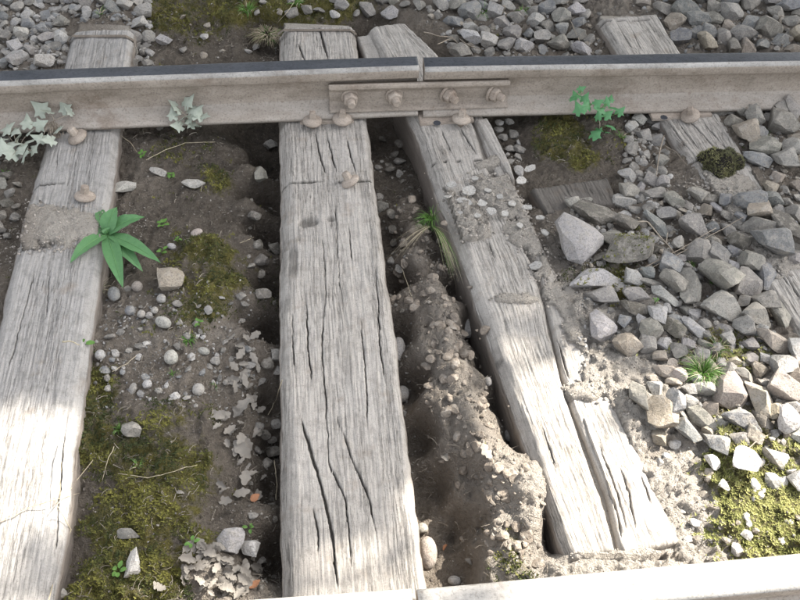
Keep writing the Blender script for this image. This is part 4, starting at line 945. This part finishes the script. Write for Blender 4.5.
def ivy_leaf(size, mat):
    bm = bmesh.new(); pts = [(0, -.18), (.30, -.42), (.55, -.20), (.46, .02), (.80, .18), (.42, .34), (.30, .52), (0, 1.0), (-.30, .52), (-.42, .34), (-.80, .18), (-.46, .02), (-.55, -.20), (-.30, -.42)]
    c = bm.verts.new((0, .12*size, .06*size)); vs = [bm.verts.new((x*size*.62, y*size*.8, random.uniform(-.06, .08)*size-abs(x)*.12*size)) for x, y in pts]
    for i in range(len(vs)): bm.faces.new((c, vs[i], vs[(i+1) % len(vs)]))
    return bm_mesh('leaf', bm, mat, True)
def ivy(name, root_px, leaves, mat, label, size=.022, zr=.0, stems=True, cat='ivy'):
    p = G(*root_px); root = empty(name, tuple(p), label, cat); me = [ivy_leaf(size, M[mat]) for _ in range(4)]
    Q = [rel(W(a, b, c_), root) for a, b, c_, _ in leaves]; far = max(Q, key=lambda v: v.length); mid_ = sum(Q, Vector())/len(Q)
    path = [Vector((0, 0, -.01)), mid_*.5+Vector((.004, .004, 0)), mid_, mid_.lerp(far, .6), far]; fine = [a_.lerp(b_, k/5) for a_, b_ in zip(path, path[1:]) for k in range(5)]
    bm = bmesh.new(); tube(bm, path, .0016, .0007, 5); link('stem', bm_mesh('stem', bm, M['twig'], True), root)
    for (px, py, z, s) in leaves:
        q = rel(W(px, py, z), root); o = link('leaf', random.choice(me), root, q); o.rotation_euler = (random.uniform(.1, .9), random.gauss(0, .35), random.uniform(-2.6, 2.6)); s *= 1.7 if 'pale' in mat else 1.5; o.scale = (s, s, s)
        if stems:
            c_ = min(fine, key=lambda v: (v-q).length)
            if (c_-q).length < .002: continue
            bm = bmesh.new(); tube(bm, [c_, (c_+q)/2+Vector((0, -.002, .003)), q], .0007, .0005, 4); link('leaf_stalk', bm_mesh('leaf_stalk', bm, M['grass' if mat == 'ivy' else 'twig'], True), root)
ivy('ivy_sprig', (600, 137), [(580,90,.085,.8),(577,97,.08,1.1),(584,100,.075,1),(571,99,.08,.8),(588,107,.06,1.3),(580,111,.06,1.3),(596,104,.065,1),(602,110,.05,1.1),(607,104,.055,.9),(611,100,.055,.8),(614,108,.045,1),(606,116,.04,1.1),(619,113,.035,1),(598,118,.04,.9),(612,127,.02,1.1),(594,136,.015,1.3),(600,130,.02,1),(609,133,.015,.9)], 'ivy', 'green ivy sprig climbing in front of the far rail on the right')
ivy('pale_ivy', (52, 134), [(43,111,.06,1.5),(50,112,.06,1),(66,110,.055,1.2),(71,113,.05,.8),(38,126,.04,1.2),(27,125,.04,1.2),(57,130,.03,1),(52,140,.02,1.1),(42,139,.02,1.1)], 'ivy_pale', 'dusty pale ivy sprig in front of the far rail above the left sleeper')
ivy('pale_ivy', (12, 160), [(5,130,.03,1.3),(14,131,.03,1.1),(10,144,.02,1.4),(19,148,.02,1.4),(27,142,.02,1.3),(24,156,.015,1.5),(12,156,.015,1.3),(3,150,.02,1.3),(32,151,.015,1.1),(18,138,.025,1),(2,140,.02,1),(28,134,.03,1)], 'ivy_pale', 'dusty pale ivy patch at the left edge under the far rail')
ivy('pale_ivy', (186, 132), [(186,104,.06,1.3),(178,110,.05,1.2),(191,112,.045,1.4),(173,117,.04,1),(183,119,.035,1.4),(198,117,.04,1.2),(203,116,.04,.9),(180,126,.02,1.1),(193,125,.02,1),(197,126,.02,.9),(175,105,.055,.8),(188,120,.03,1)], 'ivy_pale', 'dusty pale ivy cluster in front of the far rail left of the middle sleeper')

# brown stuff hanging by the ivy
bm = bmesh.new()
for _ in range(90):
    q = Vector((random.gauss(0, .010), random.gauss(0, .006), random.uniform(.0, .045))); leaf_bm(bm, q, q+Vector((random.gauss(0, .005), -.003, -.013)), .004, 0, .3, up=Vector((.3, 1, .2)), n=2)
p = W(57, 135, .004); o = link('moss_tuft', bm_mesh('moss_tuft', bm, M['litter_brown'], True), None, tuple(p)); o.data.materials[0] = M['twig']; tag(o, 'brown withered tuft hanging between the pale ivy leaves', 'withered tuft')

# ---------------------------------------------------------------- twigs and straws
def stick(pts, r, label, name='twig', mat='twig', z=None, cat='twig', parent=None):
    P_ = []
    for q in pts:
        x, y = q[:2]; dz = q[2] if len(q) > 2 else .006
        p = G(x, y); 
        if on_sleeper(x, y): p = W(x, y, 0)
        p = W(x, y, p[2]+dz); P_.append(Vector(p))
    Q_ = []
    for a, b in zip(P_, P_[1:]):
        for k in range(4): Q_.append(a.lerp(b, k/4)+Vector((random.gauss(0, .0006), random.gauss(0, .0006), random.gauss(0, .0006))))
    Q_.append(P_[-1]); o0 = Q_[0].copy(); bm = bmesh.new(); tube(bm, [q-o0 for q in Q_], r, r*.55)
    o = link(name, bm_mesh(name, bm, M[mat], True), parent, o0 if not parent else o0-Vector(parent.location))
    return tag(o, label, cat) if not parent else o
tw = empty('forked_twig', tuple(G(648, 222)), 'brown forked twig lying on the ballast between grey stones', 'twig')
stick([(634,222,.02),(648,222,.025),(675,254,.02)], .0028, None, 'stem', parent=tw); stick([(666,243,.022),(668,232,.03)], .0013, None, 'side_branch', parent=tw)
stick([(640,270,.02),(680,249,.025),(716,228,.03)], .0015, 'thin pale twig across the ballast, the shorter of two')
stick([(652,268,.02),(700,242,.025),(745,216,.03)], .0013, 'thin grey twig across the ballast, the longer of two')
stick([(664,136,.03),(659,155,.03),(656,177,.02)], .002, 'straight straw twig standing beside the buried sleeper')
stick([(664,145,.02),(676,152,.02),(688,166,.02)], .001, 'thin curved stalk by the straight straw twig')
stick([(746,450,.01),(757,441,.014),(770,433,.014)], .0016, 'sunlit straw lying on the bright moss')
stick([(49,600,.01),(60,560,.015),(71,529,.02),(57,505,.03),(75,483,.02),(93,460,.015)], .0011, 'long bent dry stalk leaning on the left sleeper, lower', 'straw', 'straw', cat='straw')
stick([(0,523,.003),(30,507,.006),(57,499,.02),(80,493,.01)], .0009, 'dry stalk reaching over the left sleeper to the photo edge', 'straw', 'straw', cat='straw')
stick([(62,440,.01),(60,470,.02),(60,500,.02)], .0009, 'upright dry stalk against the left sleeper side', 'straw', 'straw', cat='straw')
stick([(114,447,.012),(107,462,.014),(102,482,.008)], .0009, 'short dry stalk below the thin grass tuft', 'straw', 'straw', cat='straw')
stick([(118,473,.01),(148,478,.012),(175,471,.012),(197,465,.008)], .0009, 'wavy dry stalk lying across the lower moss', 'straw', 'straw', cat='straw')
stick([(146,160,.01),(165,150,.014),(185,143,.016),(215,142,.01)], .0011, 'arched dry stalk on the soil below the far rail', 'straw', 'straw', cat='straw')
stick([(120,135,.012),(130,142,.02),(137,152,.01)], .0009, 'short arched stalk at the corner of the left sleeper', 'straw', 'straw', cat='straw')
stick([(112,372,.008),(124,365,.01),(136,356,.01)], .001, 'short pale stalk on the grey gravel', 'straw', 'straw', cat='straw')
stick([(240,243,.006),(248,240,.012),(254,237,.008)], .0011, 'pale stalk end at the right of the olive moss', 'straw', 'straw', cat='straw')
stick([(62,342,.02),(70,341,.024),(80,345,.02)], .0022, 'yellow dry leaf blade over the left sleeper edge', 'straw', 'straw', cat='straw')
stick([(282,380,.05),(276,400,.02),(268,415,.02)], .001, 'pale stalk leaning into the trench by the middle sleeper', 'straw', 'straw', cat='straw')
stick([(274,460,.03),(277,480,.03),(276,500,.02)], .001, 'upright pale stalk in the trench by the middle sleeper', 'straw', 'straw', cat='straw')
stick([(424,32,.01),(440,36,.02),(455,38,.014)], .0022, 'bent root behind the rail joint, left one'); stick([(438,44,.01),(452,38,.02),(462,47,.01)], .002, 'bent root behind the rail joint, middle one')
stick([(458,38,.01),(468,45,.018),(482,50,.01)], .0022, 'bent root behind the rail joint, right one'); stick([(570,20,.01),(577,35,.02),(582,50,.01)], .0016, 'dry stalk left of the right sleeper end')
stick([(272,28,.02),(285,15,.03),(294,2,.02)], .0011, 'dry stalk leaning above the middle sleeper end', 'straw', 'straw', cat='straw')
stick([(402,268,.01),(408,285,.02),(412,300,.01)], .0007, 'fine dry stem on the top of the earth mound', 'straw', 'straw', cat='straw')

# ---------------------------------------------------------------- dead leaves
def dead_leaf(px, py, s, label, group=None, mat='litter', oak=True):
    p = G(px, py, .006+random.random()*.008); L = s*depth(p)/FOC; bm = bmesh.new()
    ph = random.random()*6
    leaf_bm(bm, (-L/2, 0, 0), (L/2, 0, random.uniform(-.2, .25)*L), L*random.uniform(.45, .75), L*random.uniform(-.1, .16), random.uniform(-.3, .7), n=14, wav=.0015,
            shape=(lambda t: max(.05, math.sin(math.pi*min(1, t*.95+.03))**.7*(.84+.16*math.sin(t*17+ph)))) if oak else lance)
    o = link('dead_leaf', bm_mesh('dead_leaf', bm, M[mat], True), None, tuple(p)); o.rotation_euler = (random.gauss(0, .4), random.gauss(0, .3), random.uniform(0, 6.283))
    return tag(o, label, 'leaf', group)
dead_leaf(243, 452, 24, 'large grey lobed dead leaf hanging towards the trench'); dead_leaf(244, 410, 24, 'large pale dead leaf beside the trench, above the lobed one'); dead_leaf(217, 417, 17, 'curled grey dead leaf left of the large pale one')
dead_leaf(218, 430, 12, 'small grey dead leaf fragment above the seedlings'); dead_leaf(246, 480, 18, 'folded grey dead leaf below the lobed one'); dead_leaf(255, 585, 13, 'orange brown dead leaf at the foot of the trench', None, 'litter_brown', False)
dead_leaf(256, 500, 11, 'rust brown dead leaf in the trench', None, 'litter_brown', False); dead_leaf(231, 515, 14, 'grey dead leaf above the pale rounded rock'); dead_leaf(181, 494, 9, 'slim dead leaf standing in the lower moss', None, 'litter', False)
dead_leaf(445, 461, 12, 'pale leaf flake on the dark side of the earth mound'); dead_leaf(468, 564, 10, 'slim pale leaf on the brown soil of the pit', None, 'litter', False); dead_leaf(445, 549, 8, 'small orange flake on the brown soil of the pit', None, 'litter_brown', False)
dead_leaf(487, 452, 18, 'curved pale leaf on the crest of the earth mound'); dead_leaf(751, 108, 9, 'small orange brown leaf under the far rail at the right', None, 'litter_brown', False); dead_leaf(162, 131, 11, 'withered leaf stub left of the pale ivy cluster', None, 'litter', False)
for _ in range(44):
    lx, ly = random.uniform(222, 264), random.uniform(335, 505); NAMED.append((dead_leaf(lx, ly, random.uniform(9, 18), 'crumpled grey dead leaf', 'dead leaves along the trench'), lx, ly, 'crumpled grey leaf'))
for _ in range(60):
    lx, ly = random.gauss(218, 17), random.uniform(540, 596); NAMED.append((dead_leaf(lx, ly, random.uniform(8, 18), 'crumpled pale dead leaf', 'dead leaves in the sunny heap'), lx, ly, 'crumpled pale leaf'))

# labels of the small things, from the nearest landmark
MARKS = [(70,45,'the left sleeper end behind the rail'),(20,20,'the upper left photo corner'),(145,45,'the right side of the left sleeper end'),(165,43,'the pale oval stone behind the rail'),(210,20,'the dark soil patch behind the rail'),(45,63,'the pale rock behind the rail'),
(316,15,'the middle sleeper end behind the rail'),(390,15,'the pale standing stone behind the rail'),(440,8,'the grey stone at the top edge'),(471,40,'the pale flat stone among roots'),(515,20,'the rounded stone at the top edge'),(482,14,'the green grass tuft behind the rail'),(560,40,'the left side of the right sleeper end'),(600,8,'the top of the right sleeper end'),
(665,40,'the right side of the right sleeper end'),(700,12,'the top edge right of the right sleeper end'),(740,45,'the rail head at the upper right'),(785,10,'the upper right photo corner'),
(780,129,'the long pale sloping stone by the rail'),(743,137,'the angular stone by the buried sleeper'),(763,153,'the broad stone below the green sprig'),(793,180,'the right photo edge below the rail'),(717,171,'the moss clump'),(656,160,'the straight straw twig'),(600,137,'the ivy sprig'),(645,185,'the right end of the buried board'),
(768,247,'the large flat bluish stone'),(747,206,'the bluish block stone'),(690,229,'the rounded stone by the twigs'),(717,284,'the large grey faceted stone'),(718,312,'the pale topped block'),(752,319,'the broad stone by the buried sleeper'),(776,319,'the oval speckled stone'),(688,293,'the tall dark grey stone'),
(578,249,'the large pale weathered stone'),(621,203,'the light grey stone by the board'),(612,243,'the pale grey flat stone'),(655,227,'the forked twig'),(630,255,'the dark mossy slab'),(590,284,'the pale crusty slab'),(620,290,'the bright green moss cushion'),(601,332,'the pale round faced stone'),(649,333,'the angular stone amid the ballast'),(625,347,'the crumbly tan stone'),(663,298,'the narrow tilted pale stone'),
(700,378,'the sunny grass tuft'),(727,394,'the big stone right of the grass tuft'),(782,391,'the large tan sunlit block'),(787,424,'the round white stone'),(756,401,'the tilted brown stone'),(699,421,'the tilted grey slab stone'),(714,446,'the bluish pale slab stone'),(661,417,'the dried clod'),(637,400,'the flat grey oval stone'),
(743,464,'the bright white stone'),(775,462,'the long sunny stone'),(711,464,'the small white stone by the moss'),(720,520,'the bright lower moss'),(670,500,'the cracked dry soil'),(795,483,'the white stone at the right edge'),
(111,243,'the green weed'),(172,284,'the beige flat rock'),(164,325,'the widest white pebble'),(172,360,'the rounded pebble by the weed'),(131,313,'the bluish pebble'),(98,290,'the dry root tuft'),(101,357,'the pale pebble by the round leaves'),(188,340,'the bright green grass tuft'),(204,353,'the flat pale pebble'),(215,387,'the tiny green shoots'),
(265,150,'the rail, down in the trench'),(265,210,'the upper trench bend'),(265,270,'the olive moss, down in the trench'),(265,330,'the leaf litter, down in the trench'),(244,410,'the large pale dead leaf'),(243,452,'the lobed dead leaf'),(246,480,'the folded dead leaf'),(256,500,'the rust brown leaf'),(249,549,'the white stone above the heap'),(231,543,'the pale rounded rock'),(265,590,'the foot of the trench'),
(215,575,'the middle of the sunny heap'),(200,595,'the near rail at the heap'),(385,150,'the rail, down in the pit'),(385,230,'the grass fan, down in the pit'),(398,352,'the smooth pale pebble in the pit'),(5,190,'the soil band of the left sleeper'),(12,155,'the pale ivy patch'),(505,150,'the upper splinter'),(521,180,'the splinter tip')]
_by = {}; TAKEN = {o.get('label') for o in COL.objects if o not in [q[0] for q in NAMED]}
MARKS += [(469,190,'the tilted flake'),(464,201,'the long pale flake'),(492,211,'the flake by the clean timber'),(527,207,'the flake at the soil edge'),(540,230,'the crack edge of the soil patch')]
for o_, x_, y_, look in NAMED:
    dd, mx_, my_, nm = min(((x_-a)**2+(y_-b)**2, a, b, nm) for a, b, nm in MARKS)
    ax_, ay_ = x_-mx_, y_-my_
    side = ('right of' if ax_ > 0 else 'left of') if abs(ax_) > 1.2*abs(ay_) else ('below' if ay_ > 0 else 'above')
    _by.setdefault((look, side, nm), []).append((dd, o_))
for (look, side, nm), lst in _by.items():
    lst.sort(key=lambda q: q[0])
    for i, (_, o_) in enumerate(lst):
        if i == 0 and len(lst) == 1 and look+' '+side+' '+nm in TAKEN: look = 'loose '+look
        o_['label'] = (look+' ' if len(lst) == 1 else ['nearest ', 'second ', 'third ', 'fourth ', 'fifth ', 'sixth ', 'seventh ', 'eighth ', 'ninth ', 'tenth ', 'eleventh ', 'twelfth ', 'thirteenth ', 'fourteenth ', 'fifteenth ', 'sixteenth '][min(i, 15)]+look+' ')+side+' '+nm

# dry stalks, roots and needles strewn over soil and timber
def debris(n):
    V = []; Fq = []; off = 0; pts = [(random.uniform(-10, 810), random.uniform(-5, 60) if random.random() < .18 else random.uniform(122, 600)) for _ in range(n)]
    Wp = np.array([W(a, b, -.01)[:2] for a, b in pts]); z = ground(Wp[:, 0], Wp[:, 1])[0]; inn = np.zeros(n, bool)
    for E in SL.values(): inn |= inpoly(E, Wp[:, 0], Wp[:, 1], -.01)
    for (x, y), zz, i_ in zip(Wp, z, inn):
        if i_ and (zz < .001 or random.random() < .5): continue
        L = .004+.022*random.random()**2.2; a = random.uniform(0, 6.283); c = random.gauss(0, .5); r = random.uniform(.0003, .0008); q = []
        for k in range(4):
            t_ = k/3; aa = a+c*t_; px = x+math.cos(aa)*L*t_; py = y+math.sin(aa)*L*t_; h = zz+.0012+.003*math.sin(3*t_)
            q += [(px-math.sin(aa)*r, py+math.cos(aa)*r, h), (px+math.sin(aa)*r, py-math.cos(aa)*r, h), (px, py, h+r*1.6)]
        for k in range(3):
            b = off+3*k
            for u, v in ((0, 1), (1, 2), (2, 0)): Fq.append((b+u, b+v, b+3+v, b+3+u))
        V += q; off += 12
    return tag(link('dry_debris', mesh_np('dry_debris', V, Fq, M['debris'], False)), None, None, None, 'stuff')
debris(5200)
# ---------------------------------------------------------------- moss as a mass of tiny shoots
def moss_points(n, box):
    px = rng.uniform(box[0], box[2], n); py = rng.uniform(box[1], box[3], n); d0 = CR[None]*((px-400)/FOC)[:, None]+CU[None]*((300-py)/FOC)[:, None]+F[None]
    t = (-.02-CH)/d0[:, 2]; P_ = CP+d0*t[:, None]; z, tn, m = ground(P_[:, 0], P_[:, 1])
    k = m+fbm(P_[:, 0]*30, P_[:, 1]*30, 4)*1.3+rng.normal(0, .08, n) > .54
    for E in SL.values(): k &= ~inpoly(E, P_[:, 0], P_[:, 1], -.002)
    return P_[k, 0], P_[k, 1], z[k]
X1, Y1, Z1 = moss_points(150000, (0, 60, 800, 600)); X2, Y2, Z2 = moss_points(8000, (140, -5, 560, 60))
# shoots on stones and on the moss clump
def on_top(o, n, up=.3):
    me = o.data; bpy.context.view_layer.update(); mw = o.matrix_world; out = []
    ps = list(me.polygons)
    for _ in range(n):
        f = random.choice(ps); nw = (mw.to_3x3() @ f.normal).normalized()
        if nw.z > up:
            q = mw @ f.center; out.append((q.x+random.gauss(0, .002), q.y+random.gauss(0, .002), q.z-.001))
    return np.array(out)
mc = on_top(MOSSCL, 5000, -.1); msl = [on_top(o, 500, .5) for o in COL.objects if o.get('label') in ('pale crusty slab with moss on it, next to the split sleeper', 'dark mossy slab bridging a hollow right of the split sleeper')]
def shoots(name, X, Y, Z, cols, parent=None, hgt=(.0028, .0085)):
    n = len(X); V = np.zeros((n, 3, 3, 3)); 
    base = np.stack([X, Y, Z-.0005], -1)
    for k in range(3):
        a = rng.uniform(0, 6.283, n); L = rng.uniform(*hgt, n)*np.where((X < 0) & (Y < 1.4), .75, 1); w_ = rng.uniform(.0008, .0019, n)
        dx, dy = np.cos(a), np.sin(a); tip = base+np.stack([dx*L*.9, dy*L*.9, L*.8], -1)
        V[:, k, 0] = base+np.stack([-dy*w_, dx*w_, w_*0], -1); V[:, k, 1] = base+np.stack([dy*w_, -dx*w_, w_*0], -1); V[:, k, 2] = tip
    C0, C1 = np.array(cols[0]), np.array(cols[1]); mixv = np.clip(fbm(X*22, Y*22, 3)*2.2+.42+rng.normal(0, .18, n), 0, 1)[:, None]
    cc = C0*(1-mixv)+C1*mixv
    dry = ((X > .5) & (Y < 1.15))[:, None]; cc = np.where(dry, np.array((.14, .15, .045))*(1-mixv)+np.array((.40, .385, .15))*mixv, cc); cc = np.repeat(cc, 9, 0)  # moss at the near right paled in its colour to look sunlit
    me = mesh_np(name, V.reshape(-1, 3), np.arange(n*9).reshape(-1, 3), M['fringe'], False, dict(Col=cc))
    o = link(name, me, parent); tag(o, None, None, None, 'stuff'); return o
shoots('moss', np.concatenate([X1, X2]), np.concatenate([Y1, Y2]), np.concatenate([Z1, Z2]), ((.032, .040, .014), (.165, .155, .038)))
sl_pts = np.vstack([m for m in msl if len(m)])
o = shoots('moss_on_stones', sl_pts[:, 0], sl_pts[:, 1], sl_pts[:, 2], ((.05, .06, .02), (.20, .19, .05)))
bpy.context.view_layer.update()
o = shoots('moss_shoots', mc[:, 0], mc[:, 1], mc[:, 2], ((.085, .085, .045), (.20, .19, .09)), None, (.003, .007))
o.parent = MOSSCL; o.matrix_parent_inverse = MOSSCL.matrix_world.inverted()

# ---------------------------------------------------------------- the tree whose crown shades the track
def light_map(px, py):
    """share of the sun let through above the place seen at a photo pixel (gaps in the crown)"""
    t = .004+.0*px
    t = np.maximum(t, sm(370, 450, py+(px-40)*.1)*sm(100, 70, px+(py-500)*.3)*.97)
    t = np.maximum(t, sm(540, 575, py)*sm(60, 90, px)*sm(290, 262, px)*.75)
    t = np.maximum(t, sm(470, 590, py)*sm(290, 310, px)*.42)
    t = np.maximum(t, sm(430, 500, py)*sm(388, 412, px-(py-500)*.12)*.97)
    t = np.maximum(t, sm(290, 400, py)*sm(410, 440, px)*sm(520, 500, px)*.45); t = np.maximum(t, sm(400, 460, py)*sm(440, 470, px)*.97)
    t = np.maximum(t, sm(318, 410, py-(px-560)*-.05)*sm(500, 530, px)*.985)
    t = np.maximum(t, sm(240, 330, py)*sm(470, 560, px)*.25)
    t = np.maximum(t, np.exp(-((px-712)/22)**2-((py-309)/15)**2)*.55)
    t = np.maximum(t, sm(548, 562, py+(px-800)*.09)*sm(380, 430, px)*.98)
    t = np.maximum(t, sm(600, 640, py))
    return t
tree = empty('leafy_tree', (8, 8, -.1), 'tall leafy tree beyond the track whose overhanging crown shades the far rail', 'tree')
n = 95000; gx = rng.uniform(-3.2, 4.0, n); gy = rng.uniform(-.9, 6.0, n); px, py = proj(gx, gy, 0.0); T_ = np.clip(light_map(px, py)*(.8+.45*(vnoise(gx*9, gy*9))), 0, 1)
dens = np.clip(-np.log(np.clip(T_, .004, .999))/5.5, 0, 1); keep = rng.random(n) < dens
tt = rng.uniform(5.4, 7.6, n); gx, gy, tt = gx[keep], gy[keep], tt[keep]; n = len(gx)
C0 = np.stack([gx, gy, gx*0], -1)+SUN[None]*tt[:, None]
#x
# some leaves further out so that the crown has a natural edge
ex = rng.normal(0, 1, (9000, 3))*np.array([2.2, 2.2, 1.1])+np.array([5.5, 4.6, 6.3]); tgt = ex-SUN[None]*(ex[:, 2]/SUN[2])[:, None]; px, py = proj(tgt[:, 0], tgt[:, 1]); okk = (light_map(px, py) < .1) & (tgt[:, 1] > 1.0); ex = ex[okk]
C0 = np.vstack([C0, ex]); n = len(C0)
e1 = rng.normal(0, 1, (n, 3)); e1 /= np.linalg.norm(e1, axis=1)[:, None]; e2 = np.cross(e1, SUN[None]+rng.normal(0, .35, (n, 3))); e2 /= np.linalg.norm(e2, axis=1)[:, None]; e1 = np.cross(e2, SUN[None]+rng.normal(0, .35, (n, 3))); e1 /= np.linalg.norm(e1, axis=1)[:, None]
sz = rng.uniform(.035, .06, n)[:, None]
V = np.stack([C0-e1*sz*1.2, C0-e2*sz*.62, C0+e1*sz*1.3, C0+e2*sz*.62], 1).reshape(-1, 3)-np.array([8, 8, -.1])
cr = link('crown', mesh_np('crown', V, np.arange(n*4).reshape(-1, 4), M['crown'], False), tree)
bm = bmesh.new(); tube(bm, [(0, 0, -.3), (-.05, .05, 1.5), (-.1, 0, 3.2), (-.4, -.1, 5.2), (-.5, -.1, 7)], .28, .08, 10)
link('trunk', bm_mesh('trunk', bm, M['bark'], True), tree)
for pts in ([(-.1, 0, 3.2), (-1.8, -1.4, 3.9), (-3.2, -2.5, 4.3), (-4.2, -3.1, 4.6)], [(-.3, 0, 4.4), (-1.8, -.6, 5.0), (-3.6, -1.2, 5.3)], [(-.4, -.1, 5.2), (-1.8, -1.2, 5.8), (-2.9, -1.8, 6.0)]):
    bm = bmesh.new(); tube(bm, pts, .10, .02, 7); link('limb', bm_mesh('limb', bm, M['bark'], True), tree)
# trees on the far side of the line (they stand beyond the frame and mirror in the rail heads)
for tx, ty, hh, lab in ((-6.5, 10.5, 8.5, 'broad leafy tree beyond the track, left of the overhanging one'), (-.5, 11.5, 9.5, 'tall leafy tree straight beyond the track, outside the frame'), (5.0, 14.0, 10.0, 'leafy tree far beyond the track on the right, outside the frame')):
    tree = empty('leafy_tree', (tx, ty, -.1), lab, 'tree'); n = 5200
    q = rng.normal(0, 1, (n, 3)); q /= np.linalg.norm(q, axis=1)[:, None]; q *= (rng.random(n)**.35)[:, None]*(.85+.3*rng.random((n, 1)))
    q = q*np.array([3.6, 3.0, hh*.48])+np.array([0, 0, hh*.52]); e1 = rng.normal(0, 1, (n, 3)); e1 /= np.linalg.norm(e1, axis=1)[:, None]; e2 = np.cross(e1, rng.normal(0, 1, (n, 3))); e2 /= np.linalg.norm(e2, axis=1)[:, None]; sz = rng.uniform(.12, .24, n)[:, None]
    V = np.stack([q-e1*sz, q-e2*sz*.6, q+e1*sz, q+e2*sz*.6], 1).reshape(-1, 3); link('crown', mesh_np('crown', V, np.arange(n*4).reshape(-1, 4), M['crown'], False), tree)
    bm = bmesh.new(); tube(bm, [(0, 0, -.3), (.05, .05, 1.5), (-.1, 0, 3.2), (.1, -.1, hh*.8)], .25, .06, 10); link('trunk', bm_mesh('trunk', bm, M['bark'], True), tree)
